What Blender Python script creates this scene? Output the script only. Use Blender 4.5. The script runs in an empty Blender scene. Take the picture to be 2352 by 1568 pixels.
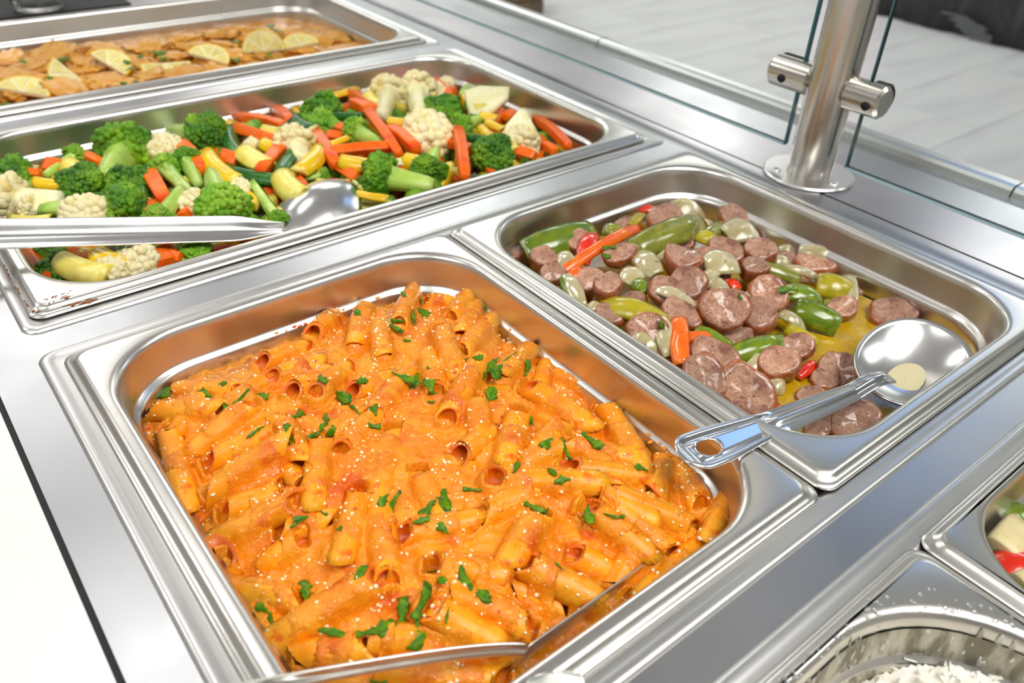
import bpy, math, random
import numpy as np
from mathutils import Matrix, Vector
from mathutils.bvhtree import BVHTree

# ------------------------------------------------------------------ camera
# all authoring units are millimetres on the counter plane (z = 0 is the counter top); objects are made in metres
W, H, F = 2352, 1568, 1868.28
CAM = np.array([-36.912, -441.290, 287.013])
R = np.array([[0.78364996, -0.61999816, 0.03866557], [0.33636511, 0.4758322, 0.81267596], [-0.52225593, -0.62384773, 0.58143164]])
S = bpy.context.scene
COL = S.collection
cam = bpy.data.cameras.new('camera'); camo = bpy.data.objects.new('camera', cam); COL.objects.link(camo)
cam.sensor_width = 36; cam.lens = F / W * 36; cam.clip_start = 0.01; cam.clip_end = 60
m4 = Matrix.Identity(4)
for i in range(3):
    for j in range(3): m4[i][j] = R[j][i]
    m4[i][3] = CAM[i] / 1000
camo.matrix_world = m4
cam.dof.use_dof = True; cam.dof.focus_distance = 0.455; cam.dof.aperture_fstop = 9.0
S.camera = camo
S.view_settings.view_transform = 'Standard'; S.view_settings.look = 'None'
S.view_settings.gamma = 1; S.view_settings.exposure = -0.55
S.view_settings.use_curve_mapping = False
S.cycles.max_bounces = 8; S.cycles.diffuse_bounces = 3; S.cycles.glossy_bounces = 5
S.cycles.transmission_bounces = 6; S.cycles.transparent_max_bounces = 8
S.cycles.caustics_reflective = False; S.cycles.caustics_refractive = False
S.cycles.sample_clamp_indirect = 6
S.cycles.use_denoising = True

# ------------------------------------------------------------------ world, ceiling panel strength and added area lights
wd = bpy.data.worlds.new('world'); S.world = wd; wd.use_nodes = True
wd.node_tree.nodes['Background'].inputs[0].default_value = (0.95, 0.97, 1.0, 1)
wd.node_tree.nodes['Background'].inputs[1].default_value = 0.55
LIGHT_PANEL_STRENGTH = 11.0

def area(name, loc, size, energy, target, color=(1, 1, 1)):
    l = bpy.data.lights.new(name, 'AREA'); l.shape = 'RECTANGLE'; l.size, l.size_y = size
    l.energy = energy; l.color = color
    o = bpy.data.objects.new(name, l); COL.objects.link(o); o.location = loc
    d = Vector(target) - Vector(loc); o.rotation_euler = d.to_track_quat('-Z', 'Y').to_euler()
    return o
area('added_food_light', (0.35, -0.95, 1.8), (1.3, 0.7), 40, (0.25, -0.1, 0), (1.0, 0.985, 0.96))  # added key light brightening the food, no fixture of its own
area('added_food_light', (-1.25, 0.2, 1.8), (0.7, 1.2), 9, (0.2, -0.1, 0), (1.0, 0.98, 0.95))  # weaker light added from the left, also without a fixture

# ------------------------------------------------------------------ helpers
rnd = random.Random(11)
nr = np.random.default_rng(5)
Z3 = np.array([0, 0, 1.0])

def ray(u, v):
    return R.T @ np.array([(u - W / 2) / F, -(v - H / 2) / F, -1.0])
def at(u, v, z=0):
    d = ray(u, v); return CAM + d * (z - CAM[2]) / d[2]
def pix(p):
    q = R @ (np.array(p, float) - CAM); return (W / 2 - F * q[0] / q[2], H / 2 + F * q[1] / q[2])
def on(surf, u, v, dz=0):
    z = -15.0
    for _ in range(12):
        p = at(u, v, z); z = 0.5 * z + 0.5 * (surf(p[0], p[1]) + dz)
    return at(u, v, z)
def norm(a):
    a = np.array(a, float); return a / (np.linalg.norm(a) + 1e-12)
def frame(axis, roll=0, up=Z3):
    x = norm(axis); z = np.array(up) - np.dot(up, x) * x
    if np.linalg.norm(z) < 1e-3: z = np.array([0, 1.0, 0]) - x[1] * x
    z = norm(z); y = np.cross(z, x)
    c, s = math.cos(roll), math.sin(roll)
    y2 = c * y + s * z; z2 = -s * y + c * z
    return np.stack([x, y2, z2], 1)
def mat4(B, p):
    m = Matrix.Identity(4)
    for i in range(3):
        for j in range(3): m[i][j] = B[i, j]
        m[i][3] = p[i] / 1000
    return m
def tag(o, label=None, cat=None, group=None, kind=None):
    if label: o['label'] = label
    if cat: o['category'] = cat
    if group: o['group'] = group
    if kind: o['kind'] = kind
    return o
def mesh(name, V, Fc, mats, mi=None, smooth=True):
    me = bpy.data.meshes.new(name)
    me.from_pydata((np.asarray(V) / 1000.0).tolist(), [], [list(map(int, f)) for f in Fc])
    for m in (mats if isinstance(mats, (list, tuple)) else [mats]): me.materials.append(m)
    if mi is not None: me.polygons.foreach_set('material_index', np.asarray(mi, dtype=np.int32))
    me.polygons.foreach_set('use_smooth', [smooth] * len(me.polygons))
    me.update()
    return me
MATS = {}
def obj(name, me, M=None, parent=None):
    o = bpy.data.objects.new(name, me); COL.objects.link(o)
    if parent is not None: o.parent = parent
    if M is not None: o.matrix_local = M
    MATS[o.name] = M.copy() if M is not None else Matrix.Identity(4)
    return o
def mk(name, V, Fc, mats, mi=None, smooth=True, M=None, parent=None):
    return obj(name, mesh(name, V, Fc, mats, mi, smooth), M, parent)
def empty(name, M=None):
    o = bpy.data.objects.new(name, None); COL.objects.link(o); o.empty_display_size = 0.01
    if M is not None: o.matrix_world = M
    return o
def autosmooth(o, ang=40):
    m = o.modifiers.new('bevelnormals', 'EDGE_SPLIT'); m.split_angle = math.radians(ang); return o

class G:                                    # geometry collector
    def __init__(s): s.V = []; s.F = []; s.mi = []; s.n = 0
    def add(s, V, Fc, mi=0):
        V = np.asarray(V, float); s.V.append(V)
        s.F += [[i + s.n for i in f] for f in Fc]; s.mi += ([mi] * len(Fc) if isinstance(mi, int) else list(mi)); s.n += len(V); return s
    def box(s, x0, x1, y0, y1, z0, z1, mi=0):
        V = [(x, y, z) for z in (z0, z1) for y in (y0, y1) for x in (x0, x1)]
        return s.add(V, [(0, 2, 3, 1), (4, 5, 7, 6), (0, 1, 5, 4), (2, 6, 7, 3), (0, 4, 6, 2), (1, 3, 7, 5)], mi)
    def cyl(s, p, a, r, L, n=24, mi=0, bev=0, cap=True):
        B = frame(a); rings = []
        prof = [(0, r - bev), (bev, r), (L - bev, r), (L, r - bev)] if bev else [(0, r), (L, r)]
        if cap: prof = [(0, 0.01)] + prof + [(L, 0.01)]
        for (t, rr) in prof:
            th = np.arange(n) / n * 2 * math.pi
            rings.append(np.array(p) + t * B[:, 0] + rr * (np.cos(th)[:, None] * B[:, 1] + np.sin(th)[:, None] * B[:, 2]))
        V, Fc = loft(rings, caps=False); return s.add(V, Fc, mi)
    def mk(s, name, mats, smooth=True, M=None, parent=None):
        return mk(name, np.concatenate(s.V), s.F, mats, s.mi, smooth, M, parent)

def loft(rings, caps=True, closed=True):
    n = len(rings[0]); V = np.concatenate(rings); Fc = []
    for k in range(len(rings) - 1):
        for i in range(n if closed else n - 1):
            j = (i + 1) % n
            Fc.append((k * n + i, k * n + j, (k + 1) * n + j, (k + 1) * n + i))
    if caps:
        Fc.append(tuple(range(n - 1, -1, -1))); Fc.append(tuple((len(rings) - 1) * n + i for i in range(n)))
    return V, Fc
def vnoise(P, seed=0, scale=1.0):           # cheap smooth pseudo-noise, sum of sines
    P = np.asarray(P, float) / scale; rs = np.random.default_rng(seed); o = np.zeros(len(P))
    for k in range(7):
        d = rs.normal(size=P.shape[1]); d *= (1.0 + 0.35 * k) / np.linalg.norm(d)
        o += np.sin(P @ d * 2.2 + rs.random() * 6.28) / (1 + 0.3 * k)
    return o / 3.0
def ico(sub):
    import bmesh
    b = bmesh.new(); bmesh.ops.create_icosphere(b, subdivisions=sub, radius=1)
    V = np.array([v.co[:] for v in b.verts]); Fc = [[v.index for v in f.verts] for f in b.faces]; b.free(); return V, Fc
ICO = {k: ico(k) for k in (1, 2, 3, 4)}

# ------------------------------------------------------------------ materials
def srgb(r, g, b):
    f = lambda c: (c / 255) / 12.92 if c <= 10 else ((c / 255 + 0.055) / 1.055) ** 2.4
    return (f(r), f(g), f(b), 1)
class Mt:
    def __init__(s, name, base, rough=0.5, metal=0, spec=0.5):
        s.m = bpy.data.materials.new(name); s.m.use_nodes = True; s.nt = s.m.node_tree
        s.b = s.nt.nodes['Principled BSDF']; s.N = s.nt.nodes.new; s.L = s.nt.links.new
        s.set('Base Color', base); s.set('Roughness', rough); s.set('Metallic', metal); s.set('Specular IOR Level', spec)
        s.tc = s.N('ShaderNodeTexCoord'); s.col = None; s.h = None; s.base = base
    def set(s, k, v): s.b.inputs[k].default_value = v; return s
    def vec(s, sc=(1, 1, 1), coord='Object'):
        mp = s.N('ShaderNodeMapping'); mp.inputs['Scale'].default_value = sc; s.L(s.tc.outputs[coord], mp.inputs[0]); return mp.outputs[0]
    def tex(s, scale, sc=(1, 1, 1), detail=4, kind='noise', coord='Object', rough=0.55):
        if kind == 'noise':
            t = s.N('ShaderNodeTexNoise'); t.inputs['Detail'].default_value = detail; t.inputs['Roughness'].default_value = rough; out = 'Fac'
        else:
            t = s.N('ShaderNodeTexVoronoi'); out = 'Distance'
            if kind == 'cell': out = 'Color'
        t.inputs['Scale'].default_value = scale; s.L(s.vec(sc, coord), t.inputs['Vector']); return t.outputs[out]
    def ramp(s, fac, stops):
        r = s.N('ShaderNodeValToRGB'); e = r.color_ramp.elements
        e[0].position, e[0].color = stops[0]; e[1].position, e[1].color = stops[-1]
        for p, c in stops[1:-1]: x = e.new(p); x.color = c
        s.L(fac, r.inputs[0]); return r.outputs[0]
    def g(s, fac, lo, hi):
        return s.ramp(fac, [(lo, (0, 0, 0, 1)), (hi, (1, 1, 1, 1))])
    def over(s, fac, color):                # mix another colour over the current one
        mx = s.N('ShaderNodeMix'); mx.data_type = 'RGBA'
        if s.col is None: mx.inputs['A'].default_value = s.base
        else: s.L(s.col, mx.inputs['A'])
        if isinstance(color, tuple): mx.inputs['B'].default_value = color
        else: s.L(color, mx.inputs['B'])
        s.L(fac, mx.inputs['Factor']); s.col = mx.outputs['Result']; s.L(s.col, s.b.inputs['Base Color']); return s
    def vary(s, amt=0.13):                  # every piece gets its own slight shade
        oi = s.N('ShaderNodeObjectInfo'); mr = s.N('ShaderNodeMapRange'); mr.inputs['To Min'].default_value = 1 - amt; mr.inputs['To Max'].default_value = 1 + amt * 0.7
        s.L(oi.outputs['Random'], mr.inputs[0]); hs = s.N('ShaderNodeHueSaturation'); s.L(mr.outputs[0], hs.inputs['Value']); s.L(s.col, hs.inputs['Color'])
        s.col = hs.outputs[0]; s.L(s.col, s.b.inputs['Base Color']); return s
    def bump(s, fac, strength=0.3, dist=0.001):
        b = s.N('ShaderNodeBump'); b.inputs['Strength'].default_value = strength; b.inputs['Distance'].default_value = dist
        s.L(fac, b.inputs['Height'])
        if s.h is not None: s.L(s.h, b.inputs['Normal'])
        s.h = b.outputs[0]; s.L(s.h, s.b.inputs['Normal']); return s
    def to(s, fac, key, lo, hi):
        r = s.N('ShaderNodeMapRange'); r.inputs['To Min'].default_value = lo; r.inputs['To Max'].default_value = hi
        s.L(fac, r.inputs[0]); s.L(r.outputs[0], s.b.inputs[key]); return s
    def sss(s, w, rad=(0.004, 0.002, 0.001), scale=1.0):
        s.set('Subsurface Weight', w); s.set('Subsurface Radius', rad); s.set('Subsurface Scale', scale); return s

def steel(name, base=(0.72, 0.72, 0.71, 1), rough=0.22, brush=None, smudge=0.12):
    t = Mt(name, base, rough, 1.0)
    t.to(t.tex(18, detail=6), 'Roughness', rough - smudge * 0.5, rough + smudge)
    if brush: t.bump(t.tex(60, brush, 5), 0.10, 0.0002)
    t.over(t.g(t.tex(35, detail=8), 0.62, 0.9), (base[0] * 0.86, base[1] * 0.85, base[2] * 0.83, 1))
    return t.m
M_PAN = steel('pan_steel', (0.72, 0.70, 0.66, 1), 0.27, None, 0.06)
M_RIM = steel('well_rim_steel', (0.72, 0.715, 0.70, 1), 0.31, None, 0.06)
M_DECK = steel('brushed_counter_steel', (0.50, 0.505, 0.52, 1), 0.29, (1, 18, 1), 0.10)
M_POST = steel('post_steel', (0.60, 0.57, 0.52, 1), 0.22, (18, 18, 0.5))
M_SPOON = steel('polished_spoon_steel', (0.80, 0.80, 0.80, 1), 0.19, smudge=0.10)
M_HANDLE = steel('handle_steel', (0.80, 0.82, 0.86, 1), 0.13, smudge=0.10)
t = Mt('dark_gap', (0.01, 0.01, 0.012, 1), 0.7); M_DARK = t.m
t = Mt('white_worktop', srgb(226, 226, 224), 0.28)
t.over(t.g(t.tex(3.2, (1, 2.5, 1), 6), 0.60, 0.72), srgb(212, 211, 208)); M_WHITE = t.m
t = Mt('floor_tile', srgb(206, 205, 206), 0.42)
t.over(t.g(t.tex(0.9, (1, 7, 1), 6), 0.45, 0.62), srgb(192, 191, 194))
t.over(t.g(t.tex(2.5, (1, 1, 1), 6), 0.58, 0.70), srgb(214, 211, 207)); M_FLOOR = t.m
t = Mt('tile_joint', srgb(168, 166, 166), 0.7); M_JOINT = t.m
t = Mt('glass', (0.93, 0.985, 0.97, 1), 0.0); t.set('Transmission Weight', 1.0); t.set('IOR', 1.12); M_GLASS = t.m
t = Mt('glass_edge', (0.10, 0.34, 0.40, 1), 0.15); t.set('Transmission Weight', 0.35); M_GEDGE = t.m
t = Mt('glass_bottom_edge', (0.66, 0.92, 1.0, 1), 0.4); M_GEDGE2 = t.m
t = Mt('wall_paint', srgb(226, 224, 219), 0.8); M_WALL = t.m
t = Mt('ceiling_tile', srgb(216, 216, 214), 0.9); M_CEIL = t.m
t = Mt('lamp_diffuser', (1, 1, 1, 1), 0.5); t.set('Emission Color', (1, 0.985, 0.96, 1)); t.set('Emission Strength', LIGHT_PANEL_STRENGTH); M_LAMP = t.m
t = Mt('black_fabric', srgb(38, 38, 40), 0.75); t.over(t.g(t.tex(7, (1, 3, 1), 5), 0.5, 0.75), srgb(66, 66, 68)); M_BLACK = t.m
t = Mt('scuffed_grey', srgb(104, 104, 106), 0.8); M_SCUFF = t.m
t = Mt('brown_wood', srgb(120, 98, 74), 0.5); t.over(t.g(t.tex(5, (1, 9, 1), 5), 0.45, 0.6), srgb(86, 70, 54)); M_WOOD = t.m
t = Mt('clear_glass_cup', (0.97, 0.98, 0.98, 1), 0.02); t.set('Transmission Weight', 1.0); t.set('IOR', 1.45); M_CUP = t.m
# food
def food(name, c1, c2, c3=None, rough=0.35, s=(90, 0.42, 0.62), s3=(60, 0.58, 0.72), bump=(220, 0.35, 0.0006), sss=0.0, spec=0.5, coat=0.0):
    t = Mt(name, c1, rough, 0, spec)
    t.over(t.g(t.tex(s[0], detail=6), s[1], s[2]), c2)
    if c3: t.over(t.g(t.tex(s3[0], detail=5), s3[1], s3[2]), c3)
    t.vary()
    if bump: t.bump(t.tex(bump[0], detail=5), bump[1], bump[2])
    if sss: t.sss(sss)
    if coat: t.set('Coat Weight', coat); t.set('Coat Roughness', 0.08)
    return t
t = food('creamy_tomato_sauce', srgb(244, 136, 10), srgb(252, 162, 30), srgb(226, 96, 8), 0.28, (70, 0.40, 0.60), (48, 0.56, 0.68), (330, 0.9, 0.0011), 0.04, 0.38)
t.over(t.g(t.tex(420, detail=3), 0.63, 0.72), srgb(255, 190, 90)); t.bump(t.tex(700, detail=3), 0.6, 0.0005); M_SAUCE = t.m
t = food('sauced_penne', srgb(248, 146, 10), srgb(254, 172, 36), srgb(234, 108, 12), 0.35, (60, 0.40, 0.60), (80, 0.60, 0.72), (380, 0.40, 0.0005), 0.08)
t.over(t.g(t.tex(450, detail=3), 0.64, 0.73), srgb(255, 205, 120)); t.set('Specular IOR Level', 0.35); M_PENNE = t.m
t = food('penne_inside', srgb(238, 126, 14), srgb(222, 98, 10), None, 0.4, sss=0.05); M_PIN = t.m
t = food('tomato_bits', srgb(222, 84, 38), srgb(236, 120, 62), None, 0.3, sss=0.05); M_TOMATO = t.m
t = food('grated_cheese', srgb(255, 240, 205), srgb(255, 226, 170), None, 0.5, bump=None); M_CHEESE = t.m
t = food('parsley', srgb(66, 116, 2), srgb(112, 150, 14), srgb(36, 80, 2), 0.35, (300, 0.45, 0.6), (200, 0.5, 0.7), (700, 0.3, 0.0003)); t.set('Specular IOR Level', 0.25); M_PARS = t.m
t = food('carrot', srgb(252, 106, 10), srgb(254, 126, 30), srgb(240, 80, 4), 0.34, (120, 0.45, 0.65), (60, 0.55, 0.7), (500, 0.12, 0.0004), 0.06, 0.3); M_CARROT = t.m
t = food('squash_flesh', srgb(242, 222, 88), srgb(248, 234, 132), srgb(234, 204, 44), 0.28, (90, 0.4, 0.6), (50, 0.55, 0.7), (420, 0.2, 0.0005), 0.15); M_SQF = t.m
t = food('squash_skin', srgb(250, 208, 26), srgb(244, 190, 16), None, 0.22, bump=(300, 0.06, 0.0003), sss=0.05); M_SQS = t.m
t = food('zucchini_flesh', srgb(236, 234, 160), srgb(222, 230, 130), srgb(206, 216, 96), 0.3, sss=0.12); M_ZUF = t.m
t = food('zucchini_skin', srgb(38, 96, 34), srgb(62, 128, 44), srgb(24, 70, 26), 0.25, (120, 0.45, 0.6), (200, 0.5, 0.7), (300, 0.06, 0.0003), 0, 0.25); M_ZUS = t.m
t = food('broccoli_crown_skin', srgb(88, 148, 8), srgb(46, 104, 6), srgb(146, 194, 22), 0.5, (130, 0.42, 0.58), (55, 0.50, 0.68), (900, 1.0, 0.0012)); M_BRC = t.m
t = food('broccoli_crown_pale_skin', srgb(134, 190, 36), srgb(96, 160, 26), srgb(176, 214, 70), 0.5, (130, 0.42, 0.58), (55, 0.50, 0.68), (900, 1.0, 0.0012)); M_BRC2 = t.m
t = food('broccoli_stalk_flesh', srgb(172, 208, 84), srgb(200, 224, 124), srgb(138, 190, 50), 0.32, (60, 0.4, 0.6), (40, 0.5, 0.7), (260, 0.25, 0.0006), 0.12); M_BRS = t.m
t = food('cauliflower_curd', srgb(246, 230, 172), srgb(250, 238, 194), srgb(238, 212, 124), 0.45, (90, 0.4, 0.6), (70, 0.55, 0.72), (700, 0.6, 0.0008), 0.15); M_CAC = t.m
t = food('cauliflower_stalk', srgb(242, 236, 178), srgb(248, 244, 204), srgb(232, 220, 130), 0.35, (60, 0.4, 0.6), (50, 0.55, 0.7), (250, 0.3, 0.0008), 0.15); M_CAS = t.m
t = food('sausage_meat', srgb(176, 124, 96), srgb(206, 158, 128), srgb(140, 84, 60), 0.24, (230, 0.42, 0.56), (120, 0.50, 0.64), (520, 0.9, 0.0016), 0.05)
t.over(t.g(t.tex(500, detail=2), 0.68, 0.74), srgb(90, 60, 50)); t.set('Coat Weight', 0.8); t.set('Coat Roughness', 0.08); t.vary(0.15); M_SAU = t.m
t = food('sausage_skin', srgb(156, 84, 50), srgb(182, 104, 62), srgb(112, 54, 36), 0.2, (120, 0.42, 0.6), (80, 0.52, 0.7), (300, 0.4, 0.0008), 0.03, coat=0.5); M_SSK = t.m
t = food('green_pepper_skin', srgb(118, 140, 22), srgb(88, 120, 18), srgb(156, 160, 38), 0.16, (70, 0.42, 0.6), (50, 0.55, 0.7), (160, 0.25, 0.0008), 0.04, coat=0.5); M_GPS = t.m
t = food('olive_pepper_skin', srgb(140, 142, 48), srgb(118, 124, 36), srgb(164, 158, 62), 0.16, (70, 0.42, 0.6), (50, 0.55, 0.7), (160, 0.3, 0.0008), 0.04, coat=0.5); M_OPS = t.m
t = food('pepper_yellow_flesh', srgb(188, 172, 24), srgb(166, 154, 20), srgb(206, 188, 50), 0.22, (70, 0.42, 0.6), (50, 0.55, 0.7), (260, 0.3, 0.0008), 0.08, coat=0.4); M_YPF = t.m
t = food('orange_pepper_skin', srgb(250, 104, 10), srgb(252, 126, 24), srgb(238, 70, 14), 0.18, (70, 0.42, 0.6), (40, 0.55, 0.7), (160, 0.2, 0.0008), 0.05, coat=0.5); M_ORP = t.m
t = food('red_pepper_skin', srgb(226, 40, 16), srgb(240, 62, 24), srgb(200, 22, 12), 0.18, (70, 0.42, 0.6), (40, 0.55, 0.7), (160, 0.2, 0.0008), 0.05, coat=0.5); M_RDP = t.m
t = food('cooked_onion_flesh', srgb(216, 200, 142), srgb(228, 214, 166), srgb(196, 178, 104), 0.16, (70, 0.4, 0.6), (60, 0.55, 0.7), (200, 0.3, 0.0008), 0.2, coat=0.5)
t.set('Transmission Weight', 0.35); M_ONI = t.m
t = Mt('buttery_broth', srgb(200, 160, 20), 0.08); t.over(t.g(t.tex(30, detail=5), 0.45, 0.62), srgb(184, 142, 12)); t.over(t.g(t.tex(160, detail=5), 0.60, 0.68), srgb(214, 180, 60))
t.bump(t.tex(55, detail=3), 0.25, 0.0016); t.bump(t.tex(260, detail=3), 0.12, 0.0006); t.set('Coat Weight', 0.4); M_BROTH = t.m
t = food('piccata_sauce', srgb(224, 156, 50), srgb(212, 136, 44), srgb(236, 184, 56), 0.26, (40, 0.42, 0.6), (30, 0.55, 0.7), (200, 0.5, 0.0012)); M_PICC = t.m
t = food('chicken_cutlet_meat', srgb(220, 154, 50), srgb(232, 174, 70), srgb(192, 112, 30), 0.34, (50, 0.42, 0.6), (42, 0.55, 0.70), (200, 0.7, 0.0018), 0.04); M_CHK = t.m
t = food('lemon_flesh_pulp', srgb(238, 222, 130), srgb(246, 234, 160), srgb(228, 204, 84), 0.2, (200, 0.4, 0.6), (90, 0.5, 0.7), (300, 0.3, 0.0008), 0.2); M_LEF = t.m
t = food('lemon_peel', srgb(246, 200, 22), srgb(250, 214, 50), None, 0.3, bump=(500, 0.2, 0.0004)); M_LEP = t.m
t = food('lemon_white_pith', srgb(246, 236, 190), srgb(250, 244, 214), None, 0.5); M_LEW = t.m
t = food('roast_potato', srgb(224, 206, 148), srgb(234, 220, 172), srgb(196, 160, 92), 0.4, (80, 0.4, 0.6), (60, 0.6, 0.72), (260, 0.4, 0.0008)); M_POT = t.m
t = food('grated_white_cheese', srgb(240, 234, 218), srgb(248, 244, 234), None, 0.5, bump=(400, 0.5, 0.001), sss=0.1); M_RICE = t.m
t = Mt('starch_film', srgb(214, 210, 198), 0.45); t.over(t.g(t.tex(160, (1, 1, 0.25), 6), 0.45, 0.6), srgb(176, 170, 154))
t.bump(t.tex(160, (1, 1, 0.25), 5), 0.5, 0.0008); M_FILM = t.m
t = Mt('wall_film', srgb(128, 122, 104), 0.35, 0.35); t.over(t.g(t.tex(110, (1, 1, 0.3), 7), 0.47, 0.60), srgb(190, 184, 166)); t.over(t.g(t.tex(300, (1, 1, 0.5), 5), 0.62, 0.7), srgb(232, 230, 222))
t.bump(t.tex(110, (1, 1, 0.3), 5), 0.5, 0.001); M_WALLFILM = t.m
t = Mt('water_droplet', (0.95, 0.95, 0.95, 1), 0.05); t.set('Transmission Weight', 0.8); t.set('IOR', 1.33); M_DROP = t.m
t = Mt('burnt_residue', srgb(160, 92, 30), 0.5); t.over(t.g(t.tex(300, detail=4), 0.45, 0.6), srgb(120, 52, 20)); M_BURN = t.m
t = Mt('black_pepper', srgb(34, 28, 22), 0.6); M_PEP = t.m
t = Mt('milky_juice', srgb(214, 204, 164), 0.15); M_MILK = t.m

# ------------------------------------------------------------------ room
def struct(o): o['kind'] = 'structure'; return o
FZ = -900
struct(G().box(-3500, 6500, -3500, 6500, FZ - 40, FZ - 3).mk('floor', M_JOINT, False))
floor = bpy.data.objects['floor']
TS = 900; tv = G().box(0, TS - 4, 0, TS / 2 - 4, -3, 0)
tile_me = mesh('floor_tile', np.concatenate(tv.V), tv.F, M_FLOOR, smooth=False)
k = 0
for j in range(-2, 13):
    for i in range(-1, 7):
        x = i * TS + (j % 2) * TS / 2; y = j * TS / 2
        c = (x + TS / 2, y + TS / 4, FZ)
        if c[0] < 500 or c[0] > 6200 or c[1] > 6200: continue
        o = obj('tile', tile_me, Matrix.Translation((x / 1000, y / 1000, FZ / 1000)), floor)
        k += 1
struct(G().box(-3500, 6500, -3500, 6500, 1900, 1940).mk('ceiling', M_CEIL, False))
struct(G().box(6500, 6540, -3500, 6500, FZ, 1900).mk('wall_right', M_WALL, False))
struct(G().box(-3540, -3500, -3500, 6500, FZ, 1900).mk('wall_left', M_WALL, False))
struct(G().box(-3500, 6500, 6500, 6540, FZ, 1900).mk('wall_back', M_WALL, False))
struct(G().box(-3500, 6500, -3540, -3500, FZ, 1900).mk('wall_front', M_WALL, False))
lv = [(90, 1180, 'over the vegetable end of the counter'), (90, 3100, 'far beyond the end of the counter'), (-1500, 2100, 'over the far left of the room'), (2250, 3050, 'over the far floor'),
      (4650, 3100, 'over the far right of the room'), (4900, 600, 'over the right wall'), (2300, 4900, 'by the back wall'), (-1500, -300, 'left of the camera'), (300, -1500, 'behind the camera'), (2100, -1500, 'behind the right of the counter')]
for (x, y, w) in lv:
    e = empty('ceiling_light', Matrix.Translation((x / 1000, y / 1000, 1.9)))
    tag(e, 'white rectangular ceiling light ' + w, 'ceiling light', 'ceiling lights')
    ax_, ay_ = (330, 200) if y == 1180 else ((620, 620) if x > 2000 and y > 500 else (620, 320))
    G().box(-ax_, ax_, -ay_, ay_, -14, 0).mk('lamp_frame', M_CEIL, False, None, e)
    G().box(-ax_ + 30, ax_ - 30, -ay_ + 30, ay_ - 30, -18, -12).mk('diffuser', M_LAMP, False, None, e)

sg = empty('added_blue_panel', Matrix.Translation((2.08, 0.25, 1.22)))  # unseen glowing panel added to give the spoon handle its blue sheen
tag(sg, 'unseen blue glowing panel added above the counter to tint the spoon handle', 'sign')
t = Mt('added_blue_glow', (0.1, 0.3, 0.9, 1), 0.4); t.set('Emission Color', (0.36, 0.56, 1.0, 1)); t.set('Emission Strength', 1.9)
G().box(-380, 380, -200, 200, 0, 12).mk('lit_panel', t.m, False, None, sg)
G().box(-390, 390, -210, 210, 12, 40).mk('panel_frame', M_DARK, False, None, sg)
for sx in (-330, 330): G().box(sx - 3, sx + 3, -3, 3, 40, 680).mk('hanger_rod', M_RIM, False, None, sg)

# ------------------------------------------------------------------ counter
PITCH, PD, WF = 371.1, 325.1, 11.05
RSH = {-1: 4.0, 0: 0, 1: 0, 2: 0}
HOLE = [(-1.0, 531.0, r * PITCH - PD - 1.0 + RSH[r], r * PITCH + 1.0 + RSH[r]) for r in (-1, 0, 1, 2)]
counter = empty('serving_counter')
tag(counter, 'brushed stainless steel buffet counter holding the food pans', 'counter')
g = G()
Y0, Y1 = -900, 1600
g.box(-34, -1, Y0, Y1, -30, 0); g.box(531, 566, Y0, Y1, -30, 0)
ys = [Y0] + [v for h in HOLE for v in (h[2], h[3])] + [Y1]
for a, b in zip(ys[0::2], ys[1::2]): g.box(-1, 531, a, b, -30, 0)
g.mk('deck', M_DECK, False, None, counter)
G().box(566, 568.5, Y0, Y1, -30, -2).mk('seam', M_DARK, False, None, counter)
G().box(568.5, 700, Y0, Y1, -30, 0).mk('deck_shelf', M_DECK, False, None, counter)
def ledge(y0, y1):
    pr = [(700, 0), (701, 5), (703, 8), (708, 9), (718, 9), (724, 6), (727, 0), (727, -60), (700, -60)]
    rings = [np.array([(x, y, z) for x, z in pr]) for y in (y0, y1)]
    V, Fc = loft(rings); return mk('edge_rail', V, Fc, M_RIM, None, False, None, counter)
ledge(Y0, -214); ledge(-212, 300); ledge(302, Y1)
G().box(-30, 560, Y0, Y1, -900, -200).mk('cabinet', M_DECK, False, None, counter)
G().box(560, 705, Y0, Y1, -900, -61).mk('front_panel', M_DECK, False, None, counter)
G().box(-36.8, -34, Y0, Y1, -30, -1).mk('gasket', M_DARK, False, None, counter)
o = G().box(-900, -36.9, Y0, Y1, -40, -0.5).mk('worktop', M_WHITE, False)
tag(o, 'white faintly veined worktop along the left edge of the steel counter', 'worktop')

def rrect(x0, x1, y0, y1, r, z, n=10):
    P = []
    for cx, cy, a0 in ((x1 - r, y1 - r, 0), (x0 + r, y1 - r, 90), (x0 + r, y0 + r, 180), (x1 - r, y0 + r, 270)):
        for k in range(n + 1):
            a = math.radians(a0 + 90 * k / n); P.append((cx + r * math.cos(a), cy + r * math.sin(a), z))
    return np.array(P)
def sweep(rect, prof, name, m, parent=None, n=10, M=None, cap=True):
    x0, x1, y0, y1 = rect
    rings = [rrect(x0 + i, x1 - i, y0 + i, y1 - i, r, z, n) for (i, z, r) in prof]
    V, Fc = loft(rings, caps=False)
    if cap:
        b = (len(rings) - 1) * len(rings[0]); Fc.append(tuple(b + k for k in range(len(rings[0]))))
    return mk(name, V, Fc, m, None, True, M, parent)
RIMPROF = [(-WF, 0.05, 9), (-WF + 0.5, 1.0, 9), (-WF + 1.8, 2.0, 8.5), (-WF + 3.6, 2.2, 8), (-WF + 6.0, 1.6, 7), (-WF + 8, 1.2, 6), (0.5, 1.1, 6), (3, 0.8, 6), (4, -3, 6), (4, -18, 6)]
for r, nm in ((-1, 'nearest row'), (0, 'pasta and sausage pans'), (1, 'vegetable pan'), (2, 'chicken pan')):
    sweep((0, 530, r * PITCH - PD + RSH[r], r * PITCH + RSH[r]), RIMPROF, 'well_rim', M_RIM, counter, cap=False)

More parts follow.
